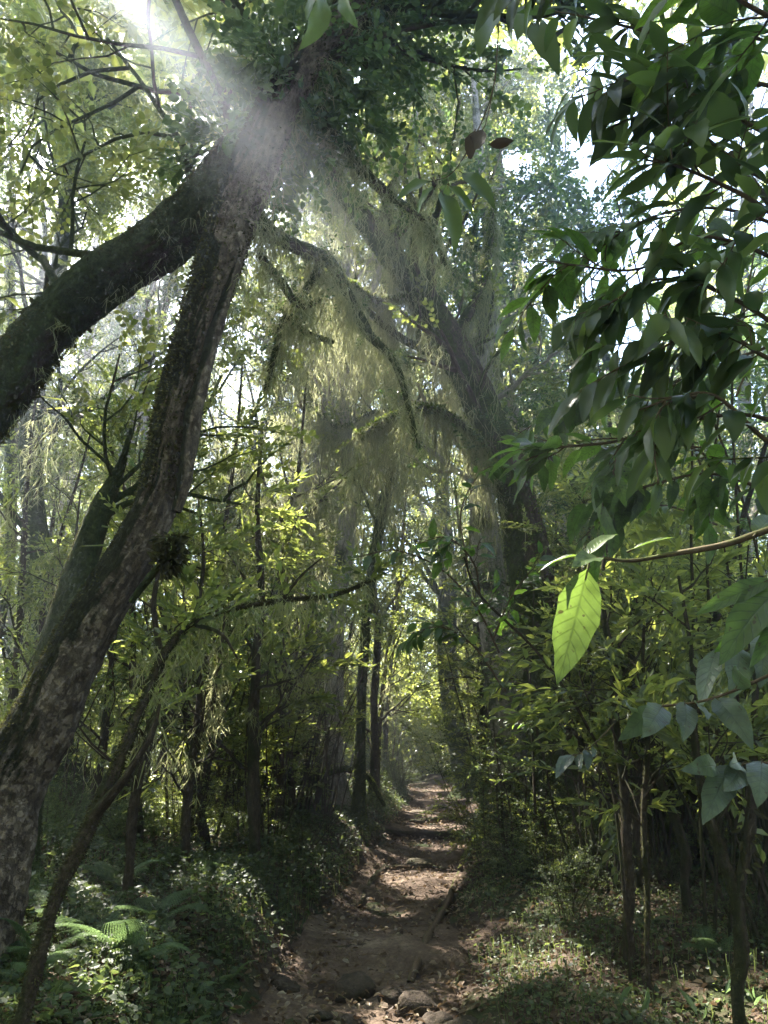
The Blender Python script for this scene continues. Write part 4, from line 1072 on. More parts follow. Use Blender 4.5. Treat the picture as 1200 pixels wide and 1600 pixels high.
S = fresh([proto_sapling(201, 4.5, 'sapling'), proto_sapling(202, 5.5, 'sapling', lich=220), proto_sapling(203, 3.6, 'sapling', leaf='canopy', cs=.85), proto_sapling(204, 6.0, 'sapling', lich=300, lean=.25, t0=.35), proto_sapling(205, 5.0, 'sapling', tw=TW_SML, cs=1.6, leaf='dark')])
spread_out(S, spots(rs, 12, -20, 380, 6.5, 11, .6, .6, HF), '# slender leafy sapling from the left behind the peeling trunk', 'saplings on the left bank', rs)
spread_out(S, spots(rs, 10, 400, 600, 9.5, 16, .6, .5, HF), '# slim sapling from the left between the pole-like sapling and the path', 'saplings left of the path', rs)
spread_out(S, spots(rs, 10, 770, 960, 9.5, 17, .6, .5, HF), '# thin sapling counted rightwards from the path behind the furrowed trunk', 'saplings behind the furrowed trunk', rs)
spread_out(S, spots(rs, 14, 940, 1230, 6.5, 13, .6, .6, HF), '# thin sapling counted from the left in the right-hand thicket', 'saplings in the right-hand thicket', rs)
spread_out(S, spots(rs, 20, 540, 820, 16, 31, .8, .25, HF), '# small sapling from the left round the far end of the path', 'saplings at the end of the path', rs)
drop_unused(S)

B = fresh([proto_shrub(301, 2.4, 'shrub'), proto_shrub(302, 1.7, 'shrub', tw=TW_SML, cs=1.4, leaf='under'), proto_shrub(303, 3.0, 'shrub', spread=.2, low=.35), proto_shrub(304, 1.3, 'shrub', leaf='cover', tw=TW_SML, cs=1.3)])
spread_out(B, [(790, 7.9), (835, 7.4), (768, 9.0), (800, 10.2), (900, 7.0), (860, 8.9)], '# shrub counted rightwards from the path edge before the pale trunk', 'shrubs at the right edge of the path', rs, .4, .75)
spread_out(B, spots(rs, 22, -20, 590, 8.5, 16, .8, .5, HF), '# leafy many-stemmed shrub from the left in the understorey left of the path', 'shrubs left of the path', rs)
spread_out(B, spots(rs, 18, 790, 1230, 8, 15, .8, .5, HF), '# many-stemmed shrub counted rightwards from the path behind the furrowed trunk', 'shrubs right of the path', rs)
spread_out(B, spots(rs, 24, 300, 1000, 17, 31, .9, .4, HF), '# distant shrub from the left in the undergrowth far back', 'distant shrubs', rs)
spread_out(B, spots(rs, 12, 590, 775, 18, 30, .6, .05, HF), '# little shrub from the left crowding the far end of the path', 'shrubs at the far end of the path', rs, .6, 1.1)
spread_out(B[1::2], spots(rs, 14, 40, 540, 5.6, 9.5, .55, .45, HF), '# low leafy shrub from the left among the stems of the left bank', 'low shrubs on the left bank', rs, .22, .5)
spread_out(B[1::2], spots(rs, 14, 850, 1230, 5.2, 9.0, .5, .5, HF), '# low leafy shrub from the left at the foot of the right-hand thicket', 'low shrubs at the foot of the right-hand thicket', rs, .3, .7)
drop_unused(B)
W = fresh([proto_shrub(311, 3.2, 'thicket_shrub', stems=13, spread=.12, low=.5, n_side=6, sideL=.4), proto_shrub(312, 2.8, 'thicket_shrub', stems=11, spread=.2, low=.45, n_side=6, sideL=.4)])
spread_out(W, spots(rs, 13, 940, 1240, 5.2, 9.5, .55, .8, HF), '# clump of thin bare stems from the left in the right-hand thicket', 'clumps of thin stems in the right-hand thicket', rs)
spread_out(W, spots(rs, 10, 330, 590, 8.5, 15, .6, .5, HF), '# clump of thin bare stems from the left between the pole-like sapling and the path', 'clumps of thin stems left of the path', rs, .7, 1.2)
drop_unused(W)

# far woodland closing the view, and unseen leaves behind, beside and above the camera, added to shade the foreground
def mass(name, label, n, boxes, tmpls, sc, mat, seed, gap=False):
    rng = np.random.default_rng(seed); G = Geo()
    for (x0, x1, y0, y1, z0, z1, w) in boxes:
        m = int(n * w)
        c = np.stack([x0 + (x1 - x0) * rng.random(m // 14 + 1), y0 + (y1 - y0) * rng.random(m // 14 + 1), z0 + (z1 - z0) * rng.random(m // 14 + 1)], -1)
        p = c[rng.integers(0, len(c), m)] + rng.normal(0, 1, (m, 3)) * np.array([.9, .9, .5])
        put_twigs(G, rng, tmpls, p, rng.normal(0, 1, (m, 3)), sc, gap=gap, extra=.1)
    if gap:
        G.F = [F[~sunlit_gap(G.V[i][F[:, 0] - n0], .06)] for i, F, n0 in zip(range(len(G.F)), G.F, np.concatenate([[0], np.cumsum([len(v) for v in G.V])[:-1]]))]
        G.M = [np.zeros(len(F)) for F in G.F]
    tag(G.build(name, mat), label, None, kind='stuff')
mass('woodland', 'distant woodland foliage closing the view behind the trees', 62000,
     [(-15, 15, 23, 31, 3, 13, .22), (-32, 32, 33, 48, .5, 7, .4), (-34, 34, 33, 52, 5, 22, .5), (-22, -3, 15, 26, 10, 21, .22), (-7, 9, 28, 36, .8, 8, .4), (-26, -12, 10, 34, .5, 14, .2), (13, 26, 10, 34, .5, 14, .2)], TW_FAR, 1.2, M['canopy'], 401, gap=True)
mass('shade_canopy', 'unseen leaves behind, beside and above the viewpoint, added to shade the foreground', 16000,
     [(-14, 14, -12, -2.5, .5, 12, .4), (-12, 12, -9, .5, 6, 12, .3), (-14, -5.5, -3, 8, .5, 10, .15), (6.5, 14, -3, 8, .5, 10, .15), (-7, 3.5, 3.2, 6.6, 11.2, 13.2, .2)], TW_FAR, 1.5, M['canopy'], 402, gap=True)  # last block, overhead out of view, keeps sun off the air round the shaft

# ------------------------------------------------------------------ near leaves: big shaped blades on twigs
def blade(L, W, curl=.25, fold=.18, wave=.03, seg=9, twist=0.0, notch=None):
    """A leaf blade along +Y with a folded midrib, arched back, wavy edge and drip tip. Returns V, F, U."""
    t = np.linspace(0, 1, seg + 1)
    w = W * np.clip(np.sin(np.pi * t ** .85) ** .8 * (1 - .25 * t), 0, None); w[0] = .02 * W; w[-1] = .0
    V, U = [], []
    for i, (a, ww) in enumerate(zip(t, w)):
        y = L * (a - .12 * curl * a * a); z = -curl * L * a ** 2
        for u in (-1, -.55, 0, .55, 1):
            x = u * ww * (1 + (.06 * math.sin(i * 2.3 + u) if abs(u) == 1 else 0))
            V.append([x * math.cos(twist * a), y, z + abs(u) * fold * ww + (wave * L * math.sin(i * 1.7 + u * 2) * abs(u)) + x * math.sin(twist * a)]); U.append([u, a])
    F = []
    for i in range(seg):
        for j in range(4):
            a = i * 5 + j; F.append([a, a + 1, a + 6, a + 5])
    return np.array(V), np.array(F), np.array(U, float)

BL = {}
for i in range(6):
    BL[('lance', i)] = blade(1.0, .145 + .013 * i, .12 + .06 * i, .25, .012, 9, (i - 2.5) * .12)
    BL[('oval', i)] = blade(1.0, .185 + .012 * i, .12 + .06 * i, .24, .02, 9, (i - 2.5) * .12)

def petiole_leaf(G, S_geo, base, tip, kind, rng, up=None, wid=1.0, pet=.08, k=None):
    base, tip = np.asarray(base, float), np.asarray(tip, float)
    L = np.linalg.norm(tip - base); y = (tip - base) / L
    up = np.array([rng.normal(0, .5), rng.normal(-.5, .5), 1.0]) if up is None else np.asarray(up, float)
    x = norm(np.cross(y, up)); z = np.cross(x, y)
    V, F, U = BL[(kind, int(rng.integers(0, 6)) if k is None else k)]
    P = base + L * (V[:, 0:1] * wid * x + V[:, 1:2] * y + V[:, 2:3] * z)
    G.add(P, F, U)
    if S_geo is not None:
        v, f, u = tube(np.array([base - y * L * pet, base, base + y * L * .1]), [.0022, .0018, .001], 4); S_geo.add(v, f, u)

def leafy_branch(root, pts, rad, nleaf, Lr, kind, mat, rng, droop=-.5, t0=.1, side=1.0, wid=1.0, twigs=0, label=None, view_bias=.0, bark='twig'):
    nleaf = nleaf + 3
    """A branch along pts (world) with leaves in turn to both sides; the leaves are its sub-part."""
    G = Geo(); Q = catmull(pts, 6); RR = np.linspace(rad, rad * .35, len(Q))
    V, F, U = tube(Q, RR, 8, .15, int(rng.integers(0, 99))); G.add(V, F, U)
    lines = [(Q, nleaf, t0)]
    for i in range(twigs):
        j = int((.2 + .7 * rng.random()) * (len(Q) - 2)); d = norm(Q[j + 1] - Q[j]) + rng.normal(0, .6, 3) + [0, 0, -.2]
        P2, _ = wander(rng, Q[j], d, .12 + .2 * rng.random(), 5, .15, -.02)
        Q2 = catmull(P2, 4); V, F, U = tube(Q2, np.linspace(rad * .4, rad * .2, len(Q2)), 5); G.add(V, F, U); lines.append((Q2, max(4, nleaf // 2), .15))
    Lf = Geo()
    for Qq, n, tt in lines:
        for k in range(n):
            t = tt + (1 - tt) * (k + .5 + rng.normal(0, .2)) / n; t = min(max(t, 0), .999)
            i = int(t * (len(Qq) - 1)); p = Qq[i]; d = norm(Qq[min(i + 1, len(Qq) - 1)] - Qq[max(i - 1, 0)])
            s = (1 if k % 2 else -1) * side
            lat = norm(np.cross(d, [0, 0, 1.0])) * s
            if k >= n - 2: lat = lat * .35
            dd = norm(d * (.55 + .3 * rng.random()) + lat * (.7 + .3 * rng.random()) + np.array([0, view_bias, droop + rng.normal(0, .3)]))
            L = Lr[0] + (Lr[1] - Lr[0]) * rng.random()
            b = p + dd * .015
            petiole_leaf(Lf, G, b, b + dd * L, kind, rng, wid=wid * (.8 + .5 * rng.random()))
    b = build_local(G, 'branch', M[bark], root, smooth=True)
    l = build_local(Lf, 'foliage', M[mat], b, smooth=True)
    return b

rng = np.random.default_rng(61)
# --- the broad-leaved shrub filling the upper right, its stems just outside the picture
fs = np.array([2.35, 2.0, float(gz(2.35, 2.0))])
K = thing('broad_leaved_shrub', 'large shrub with long dark glossy leaves overhanging the upper right', 'shrub', fs)
G = Geo()
stemtop = np.array([1.9, 2.2, 4.4])
for q, (tx, ty, tz) in enumerate(((1.9, 2.2, 4.6), (1.55, 2.6, 4.2), (2.2, 2.6, 3.9))):
    Q = catmull([fs + [.05 * q, 0, -.1], fs + [0, .1 * q, 1.0], [2.0 - .05 * q, 2.05 + .15 * q, 2.4], [tx, ty, tz]], 8)
    V, F, U = tube(Q, np.linspace(.035, .014, len(Q)), 9, .1, q); G.add(V, F, U)
build_local(G, 'stem', M['stem'], K, smooth=True)
BR = [  # polylines in photo pixels with depth, number of leaves, leaf length, twigs
    ([(1290, 150, 2.0), (1150, 120, 1.95), (1040, 60, 1.95), (930, 30, 2.0), (850, 15, 2.1)], 11, (.13, .20), 2, 'dark'),
    ([(1300, 260, 1.9), (1180, 200, 1.85), (1090, 150, 1.8), (990, 120, 1.8), (930, 160, 1.8)], 12, (.14, .21), 3, 'dark'),
    ([(1280, 330, 2.0), (1160, 260, 2.0), (1080, 200, 2.0), (1010, 180, 2.0), (950, 200, 2.0)], 12, (.14, .20), 3, 'dark'),
    ([(1300, 420, 1.7), (1200, 330, 1.7), (1130, 290, 1.7), (1060, 260, 1.7), (1010, 250, 1.7)], 12, (.14, .20), 3, 'dark'),
    ([(1290, 470, 2.1), (1200, 400, 2.1), (1090, 370, 2.1), (1000, 420, 2.1), (900, 415, 2.1), (850, 405, 2.1)], 14, (.12, .17), 2, 'big'),
    ([(1280, 560, 1.9), (1170, 480, 1.9), (1080, 440, 1.95), (1010, 440, 2.0), (960, 470, 2.0)], 13, (.13, .19), 3, 'dark'),
    ([(1300, 600, 1.8), (1200, 560, 1.8), (1130, 520, 1.8), (1060, 530, 1.8), (1000, 570, 1.85)], 12, (.13, .18), 3, 'dark'),
    ([(1280, 700, 2.2), (1180, 650, 2.2), (1060, 660, 2.2), (960, 690, 2.25), (870, 700, 2.3), (820, 720, 2.3)], 14, (.13, .18), 2, 'big'),
    ([(1300, 740, 1.8), (1200, 690, 1.8), (1120, 620, 1.8), (1060, 620, 1.8), (1000, 640, 1.8)], 11, (.12, .17), 3, 'dark'),
    ([(1280, 60, 1.5), (1190, 20, 1.5), (1120, -20, 1.5), (1060, -30, 1.5)], 8, (.15, .22), 1, 'big'),
    ([(1280, -40, 1.9), (1150, -50, 1.9), (1000, -60, 1.9), (880, -40, 1.9), (790, -10, 1.9)], 12, (.13, .19), 2, 'dark'),
    ([(1260, 520, 2.6), (1150, 560, 2.6), (1040, 600, 2.6), (930, 610, 2.7), (880, 640, 2.7)], 12, (.13, .18), 2, 'big'),
    ([(1280, 380, 2.5), (1150, 330, 2.5), (1050, 330, 2.5), (960, 370, 2.5), (900, 430, 2.5)], 12, (.13, .18), 3, 'big'),
    ([(1270, 820, 2.4), (1180, 760, 2.4), (1100, 740, 2.4), (1010, 760, 2.4), (940, 780, 2.4)], 12, (.12, .17), 2, 'big'),
    ([(1290, 100, 2.5), (1180, 60, 2.5), (1080, 80, 2.5), (1000, 100, 2.5)], 12, (.13, .18), 3, 'dark'),
]
for pts, n, Lr, tw, mt in BR:
    leafy_branch(K, [at(*q) for q in pts], .008, n + 2, (Lr[0] * .75, Lr[1]), 'lance', mt, rng, droop=-.1 - .8 * rng.random(), twigs=tw + 4)

# second, further shrub with sunlit young leaves showing between the dark ones
f2 = foot(1135, 5.4)
K2 = thing('bright_shrub', 'shrub with bright yellow-green backlit leaves behind the dark overhanging ones', 'shrub', f2)
G = Geo()
for q, (tx, ty) in enumerate(((1050, 250), (1150, 150), (960, 300), (1180, 420), (1040, 480))):
    Q = catmull([f2 + [.07 * q - .14, .05 * (q % 2), -.1], at(1090 + 30 * q, 1150, 5.1), at(1080 + 25 * q, 850, 4.8), at((tx + 1110) / 2, 560, 4.6), at(tx, ty, 4.7)], 8)
    V, F, U = tube(Q, np.linspace(.013, .005, len(Q)), 7, .15, q); G.add(V, F, U)
build_local(G, 'stem', M['stem'], K2, smooth=True)
for pts, n in (([(1150, 560, 4.6), (1080, 430, 4.7), (1010, 330, 4.7), (950, 260, 4.8)], 16), ([(1120, 400, 4.8), (1040, 300, 4.8), (980, 250, 4.9), (930, 300, 4.9)], 16), ([(1160, 500, 4.5), (1180, 350, 4.5), (1150, 200, 4.6)], 16),
               ([(1110, 640, 4.6), (1040, 560, 4.6), (970, 560, 4.7), (900, 590, 4.8)], 16), ([(1120, 720, 4.5), (1050, 690, 4.5), (960, 700, 4.6), (860, 690, 4.7), (800, 670, 4.8)], 18), ([(1150, 620, 4.4), (1190, 520, 4.4), (1230, 420, 4.4)], 14),
               ([(1120, 820, 4.5), (1040, 790, 4.4), (960, 800, 4.4), (900, 850, 4.4)], 14)):
    leafy_branch(K2, [at(*q) for q in pts], .008, n, (.09, .14), 'lance', 'bright', rng, droop=-.4, twigs=4)

# --- the drooping twig nearest the camera on the right
t0_ = thing('leafy_branch', 'knobbly twig with one long hanging green leaf close on the right', 'branch', at(1210, 828, 1.05))
G, each = Geo(), []
Q = catmull([at(1290, 800, 1.0), at(1200, 828, 1.05), at(1130, 852, 1.1), at(1040, 868, 1.15), at(985, 876, 1.18), at(940, 872, 1.2)], 8)
V, F, U = tube(Q, np.linspace(.0055, .0028, len(Q)), 8, .25, 3); G.add(V, F, U)
for (b, t, kd, w, k) in (((918, 890, 1.2), (878, 1066, 1.16), 'lance', 1.35, 0), ((918, 868, 1.2), (962, 812, 1.25), 'lance', .8, 2), ((912, 868, 1.2), (838, 868, 1.22), 'lance', .7, 4), ((985, 860, 1.17), (1055, 826, 1.15), 'lance', .6, 1),
                         ((935, 872, 1.2), (905, 862, 1.1), 'oval', .8, 2), ((1180, 835, 1.06), (1215, 790, 1.1), 'oval', 1, 1)):
    Lf = Geo(); each.append(Lf); petiole_leaf(Lf, G, at(*b), at(*t), kd, rng, up=(.2, -1.2, .35) if k == 0 else None, wid=w, k=k)
build_local(G, 'twig', M['twig'], t0_, smooth=True)
for Lf in each: build_local(Lf, 'leaf', M['bright'], t0_, smooth=True)

def sprig(label, stem, leaves, mat, rad=.004, up=None, name='leafy_branch'):
    """One twig traced with its leaves: (base, tip, kind, width factor)."""
    root = thing(name, label, 'branch', at(*stem[0]))
    G, each = Geo(), []
    Q = catmull([at(*s) for s in stem], 7); V, F, U = tube(Q, np.linspace(rad, rad * .5, len(Q)), 7, .2, 4); G.add(V, F, U)
    for lf in leaves:
        b, t, kd, w = lf[:4]; Lf = Geo(); each.append(Lf)
        petiole_leaf(Lf, G, at(*b), at(*t), kd, rng, up=lf[4] if len(lf) > 4 else (rng.normal(0, .45), -1 + rng.normal(0, .2), .45 + rng.normal(0, .3)), wid=w)
    build_local(G, 'twig', M['twig'], root, smooth=True)
    for Lf in each: build_local(Lf, 'leaf', M[mat], root, smooth=True)
    return root

sprig('twig of glossy grey-green leaves, one of them holed, reaching in from the right edge', [(1270, 1020, 1.6), (1180, 1065, 1.6), (1100, 1095, 1.6), (1020, 1105, 1.6), (985, 1112, 1.6)],
      [((1020, 1105, 1.6), (985, 1150, 1.55), 'lance', 1.2), ((1035, 1103, 1.6), (1018, 1132, 1.5), 'oval', 1.1), ((1070, 1098, 1.6), (1078, 1142, 1.5), 'oval', 1.0), ((1085, 1097, 1.6), (1114, 1118, 1.5), 'oval', .9),
       ((1118, 1090, 1.6), (1176, 1142, 1.5), 'oval', 1.15), ((985, 1112, 1.6), (990, 1092, 1.5), 'oval', .9), ((1150, 1075, 1.6), (1175, 1030, 1.5), 'oval', 1.1)], 'silver', up=(0, -.8, 1))
sprig('short twig of drooping grey-green leaves low at the right edge', [(1290, 1170, 1.7), (1210, 1190, 1.7), (1150, 1195, 1.7), (1120, 1200, 1.7)],
      [((1140, 1196, 1.7), (1105, 1275, 1.6), 'lance', 1.3), ((1160, 1195, 1.7), (1140, 1232, 1.6), 'oval', 1.2), ((1120, 1198, 1.7), (1098, 1190, 1.6), 'lance', 1), ((1190, 1190, 1.7), (1188, 1232, 1.6), 'oval', 1.1), ((1150, 1195, 1.7), (1168, 1180, 1.6), 'oval', 1)], 'silver', up=(0, -.8, 1))
sprig('pair of long pale green leaves curving in from the right edge', [(1300, 880, 1.3), (1240, 900, 1.3), (1205, 905, 1.3)],
      [((1205, 905, 1.3), (1090, 950, 1.3), 'lance', .8), ((1225, 915, 1.3), (1120, 990, 1.25), 'lance', 1.0), ((1230, 930, 1.3), (1130, 1010, 1.3), 'lance', .9), ((1240, 950, 1.3), (1170, 1040, 1.3), 'oval', .8)], 'big', .005)
sprig('oval leaves with pale veins hanging below the long hanging leaf', [(1280, 960, 1.7), (1200, 985, 1.7), (1150, 1005, 1.7), (1120, 1015, 1.7)],
      [((1120, 1015, 1.7), (1090, 1090, 1.6), 'oval', .8), ((1155, 1010, 1.7), (1160, 1070, 1.6), 'oval', 1.1), ((1190, 990, 1.7), (1200, 1050, 1.6), 'oval', 1.0), ((1140, 1005, 1.7), (1120, 985, 1.6), 'oval', .9)], 'silver')
sprig('small twig of narrow silvery leaves in front of the furrowed trunk', [(960, 1130, 3.4), (925, 1165, 3.4), (900, 1180, 3.4), (880, 1185, 3.4)],
      [((895, 1180, 3.4), (866, 1198, 3.3), 'oval', 1), ((905, 1178, 3.4), (905, 1200, 3.3), 'oval', 1.1), ((915, 1172, 3.4), (922, 1196, 3.3), 'oval', 1), ((925, 1165, 3.4), (932, 1180, 3.3), 'oval', .9), ((890, 1185, 3.4), (878, 1202, 3.3), 'lance', 1)], 'silver')
sprig('hanging twig with a rosette of dark oval leaves against the canopy', [(785, -60, 2.4), (778, 60, 2.35), (772, 130, 2.3), (755, 185, 2.3), (722, 250, 2.3), (700, 275, 2.3), (680, 282, 2.3)],
      [((672, 284, 2.3), (620, 288, 2.25), 'oval', .75), ((722, 270, 2.3), (780, 305, 2.25), 'oval', 1.0), ((702, 290, 2.3), (752, 325, 2.3), 'oval', .8), ((690, 300, 2.3), (732, 366, 2.25), 'oval', .9), ((678, 292, 2.3), (640, 322, 2.35), 'oval', .9),
       ((700, 290, 2.3), (690, 345, 2.4), 'oval', .8), ((715, 262, 2.3), (735, 246, 2.2), 'oval', .8)], 'dark', .0035)
sprig('withered curled leaf hanging beside the dark rosette', [(774, 120, 2.3), (760, 190, 2.25), (748, 208, 2.2)],
      [((735, 212, 2.2), (770, 228, 2.15), 'oval', 1.3, (0, .9, 1)), ((765, 226, 2.2), (806, 220, 2.15), 'oval', 1.1, (.2, 1, .8)), ((742, 205, 2.2), (730, 242, 2.2), 'oval', 1.2)], 'dead', .003)
sprig('pale oval leaves hanging from the top edge over the fork', [(600, -90, 1.9), (560, -50, 1.9), (525, -20, 1.9), (505, -8, 1.9)],
      [((508, -4, 1.9), (497, 62, 1.85), 'oval', .8, (.9, -.5, .3)), ((532, -15, 1.9), (545, 36, 1.85), 'oval', .75, (-.9, -.5, .3)), ((505, -8, 1.9), (465, 4, 1.85), 'oval', .8)], 'dark', .003)
sprig('dark oval leaves at the top edge right of the hanging twig', [(900, -40, 2.2), (850, 10, 2.2), (800, 12, 2.2), (770, 18, 2.2)],
      [((778, 18, 2.2), (735, 52, 2.15), 'oval', 1.1), ((800, 15, 2.2), (790, -20, 2.2), 'oval', 1), ((818, 10, 2.2), (812, 48, 2.15), 'oval', 1.1), ((830, 35, 2.2), (876, 94, 2.15), 'lance', 1.2), ((840, 30, 2.2), (872, 48, 2.2), 'lance', 1.2), ((845, 10, 2.2), (850, -30, 2.2), 'oval', 1)], 'dark', .004)
sprig('glossy leaves catching white light under the dark overhanging leaves', [(1100, 700, 2.6), (1020, 690, 2.5), (960, 685, 2.5), (900, 690, 2.5)],
      [((905, 692, 2.5), (952, 690, 2.4), 'lance', 1.1, (0, -.3, 1)), ((945, 700, 2.5), (968, 706, 2.4), 'oval', 1, (0, -.4, 1)), ((960, 692, 2.5), (1012, 712, 2.4), 'lance', 1.1, (0, -.4, 1)), ((1000, 600, 2.3), (930, 615, 2.2), 'lance', 1)], 'silver', .004)

# middle distance: the broad-leaved branch crossing in front of the pale trunk, with a darker spray below
fm = foot(985, 5.1)
Km = thing('broad_leaved_sapling', 'young tree spreading broad pale-veined leaves across the middle of the view', 'sapling', fm)
G = Geo()
Qm = catmull([fm - [0, 0, .1], at(960, 1250, 5.0), at(915, 1130, 4.9), at(840, 1020, 4.8), at(750, 930, 4.6), at(725, 870, 4.5)], 8); V, F, U = tube(Qm, np.linspace(.011, .007, len(Qm)), 8, .1, 2); G.add(V, F, U)
build_local(G, 'stem', M['stem'], Km, smooth=True)
for pts, n, mt, tw in (([(780, 1020, 4.7), (745, 950, 4.6), (690, 890, 4.5), (620, 860, 4.4), (560, 870, 4.3)], 13, 'big', 3), ([(750, 930, 4.6), (740, 880, 4.5), (700, 840, 4.4), (650, 850, 4.3)], 10, 'big', 3), ([(790, 1080, 4.7), (740, 1010, 4.6), (690, 980, 4.5), (640, 990, 4.5)], 13, 'dark', 4),
                       ([(770, 1000, 4.7), (800, 930, 4.7), (840, 880, 4.8)], 9, 'under', 2), ([(730, 880, 4.5), (720, 800, 4.6), (750, 740, 4.7), (790, 720, 4.8)], 9, 'under', 2)):
    leafy_branch(Km, [at(*q) for q in pts], .007, n, (.09, .145), 'oval', mt if mt != 'under' else 'big', rng, droop=-.35, twigs=tw)
# bright little leaves up the foot of the furrowed trunk
fk = foot(838, 7.6)
Kb = thing('sapling', 'small sapling with lime-green sunlit leaves beside the furrowed trunk', 'sapling', fk)
G = Geo(); Qb = catmull([fk - [0, 0, .1], at(834, 1200, 7.6), at(828, 1080, 7.6), at(832, 980, 7.6), at(835, 900, 7.6)], 7); V, F, U = tube(Qb, np.linspace(.016, .006, len(Qb)), 7, .1, 1); G.add(V, F, U)
build_local(G, 'stem', M['stem'], Kb, smooth=True)
for k in range(9):
    p = Qb[int(len(Qb) * (.35 + .07 * k))]; 
    leafy_branch(Kb, [p, p + [rng.normal(0, .15), rng.normal(0, .15), .08], p + [rng.normal(0, .3), rng.normal(-.1, .2), .1]], .004, 7, (.06, .10), 'lance', 'bright', rng, twigs=1)

# ------------------------------------------------------------------ ferns
def frond_mesh(rng, L=.6, pairs=16, arch=.55, wide=.17):
    G = Geo(); t = np.linspace(0, 1, 14)
    P = np.stack([rng.normal(0, .01, 14).cumsum() * .4, L * t * (1 - .15 * t), L * (1.0 * t - arch * 1.9 * t ** 2) * .75], -1)
    V, F, U = tube(P, np.linspace(.004, .001, 14), 4); G.add(V, F, U)
    tV, tF = leaf_tmpl('long'); 
    for k in range(pairs):
        q = .2 + .8 * k / pairs; i = min(int(q * 13), 12); p = P[i] + (P[i + 1] - P[i]) * (q * 13 - i); d = norm(P[i + 1] - P[i])
        ln = wide * L / .6 * math.sin(math.pi * (.18 + .82 * q) ** .8) + .012
        for s in (-1, 1):
            dd = norm(np.array([s, .35, 0]) + d * .2)
            m = 9                                            # each pinna carries its own small leaflets
            for j in range(m):
                u = (j + .5) / m
                pp = p + dd * ln * u + np.array([0, 0, -.12 * ln * u * u]); w = .24 * ln * (1 - u) ** .8 + .005
                for s2 in (-1, 1):
                    d2 = norm(d * s2 + dd * .45)
                    V, F, _ = place(tV, tF, pp[None], d2[None], np.array([[0, 0, 1.0]]) + rng.normal(0, .15, (1, 3)), w)
                    G.add(V, F)
    me = G.build('frond', M['fern'])
    return me
rng = np.random.default_rng(71)
fr = [frond_mesh(rng, .62, 17, .5), frond_mesh(rng, .5, 15, .6, .14), frond_mesh(rng, .75, 18, .42, .15)]
def fern(foot_, n, sc, label, group='ferns on the banks', lean=None):
    root = thing('fern', label, 'fern', foot_, group, rng.random() * 6.28)
    for k in range(n):
        c = fr[int(rng.integers(0, 3))].copy(); COL.objects.link(c); c.parent = root
        s = sc * (.75 + .45 * rng.random()); c.scale = (s, s, s)
        c.rotation_euler = (rng.normal(.15, .2), rng.normal(0, .12), 6.28 * (k + rng.normal(0, .15)) / n)
        c.location = (0, 0, 0)
    return root
FERNS = [(205, 4.5, 6, .85, 'pale sunlit fern standing alone on the lower left bank'), (110, 4.9, 6, .8, 'fern with long fronds at the foot of the arching sapling'), (60, 4.4, 6, .8, 'fern under the leaning peeling trunk at the left edge'),
         (150, 4.6, 6, .75, 'fern just behind the arching sapling'), (250, 5.3, 6, .75, 'fern in front of the bowed dark sapling'), (300, 4.6, 4, .5, 'small fern between the sunlit fern and the leafy bank'), (330, 6.6, 6, .8, 'fern in front of the low-forking sapling'),
         (180, 6.2, 6, .8, 'fern beyond the arching sapling in front of the thicket'), (20, 5.2, 6, .8, 'fern half hidden by the leaning peeling trunk'), (50, 4.1, 5, .6, 'dark fern nearest the bottom left corner'), (275, 4.15, 4, .5, 'dark little fern at the bottom of the left bank'),
         (840, 7.4, 6, .55, 'pale fern at the foot of the furrowed trunk'), (900, 7.0, 5, .5, 'fern spreading before the furrowed trunk'), (1010, 5.9, 5, .5, 'fern behind the litter mound'), (1110, 5.2, 6, .6, 'fern under the right-hand thicket'), (930, 5.6, 4, .4, 'small fern left of the young leaning tree'),
         (430, 8.6, 5, .5, 'fern in the ground cover beside the pole-like sapling'), (520, 11.5, 6, .6, 'fern where the ground cover meets the path far up'), (830, 10.5, 6, .6, 'fern behind the leafy sapling at the path edge'), (360, 5.2, 4, .45, 'small fern sunk in the ground cover'), (1060, 4.5, 4, .4, 'little fern low on the right bank')]
for px, Y, n, sc, lab in FERNS:
    fern(foot(px, Y, .01), n, sc * .8, lab)
for f in fr: bpy.data.objects.remove(f)

# ------------------------------------------------------------------ stones, roots, log, leaves on the path
def stone(px, Y, size, label, mat='rock', seed=1, squash=.6, sink=.4, cat='stone', moss=0):
    rng = np.random.default_rng(seed); n, m = 26, 16
    th = np.linspace(0, math.pi, m); ph = np.linspace(0, 2 * math.pi, n, endpoint=False)
    T_, P_ = np.meshgrid(th, ph, indexing='ij')
    d = np.stack([np.sin(T_) * np.cos(P_), np.sin(T_) * np.sin(P_), np.cos(T_)], -1).reshape(-1, 3)
    r = np.ones(len(d))
    for _ in range(9):                                       # flat facets cut into the ball
        v = norm(rng.normal(0, 1, 3)); h = .62 + .3 * rng.random(); dot = d @ v
        r = np.where(dot > 0, np.minimum(r, h / np.maximum(dot, 1e-3)), r)
    r *= 1 + .05 * np.sin(d @ rng.normal(0, 5, 3)) + .03 * np.sin(d @ rng.normal(0, 11, 3)) + rng.normal(0, .008, len(d))
    sz = np.broadcast_to(np.array(size, float), (3,)) * np.array([1, 1, squash])
    V = d * r[:, None] * sz
    a = rng.random() * .6 - .3; V = V @ np.array([[math.cos(a), -math.sin(a), 0], [math.sin(a), math.cos(a), 0], [0, 0, 1]])
    i = np.arange(m - 1)[:, None] * n; j = np.arange(n)[None]; k = (j + 1) % n
    F = np.stack([i + j, i + n + j, i + n + k, i + k], -1).reshape(-1, 4)
    f = foot(px, Y); z = pz(f[0], f[1]) - sz[2] * (sink - .5)
    o = mesh('stone', V, F, M[mat], smooth=True); o.location = (f[0], f[1], z)
    tag(o, label, cat, 'stones on the path')
    return o
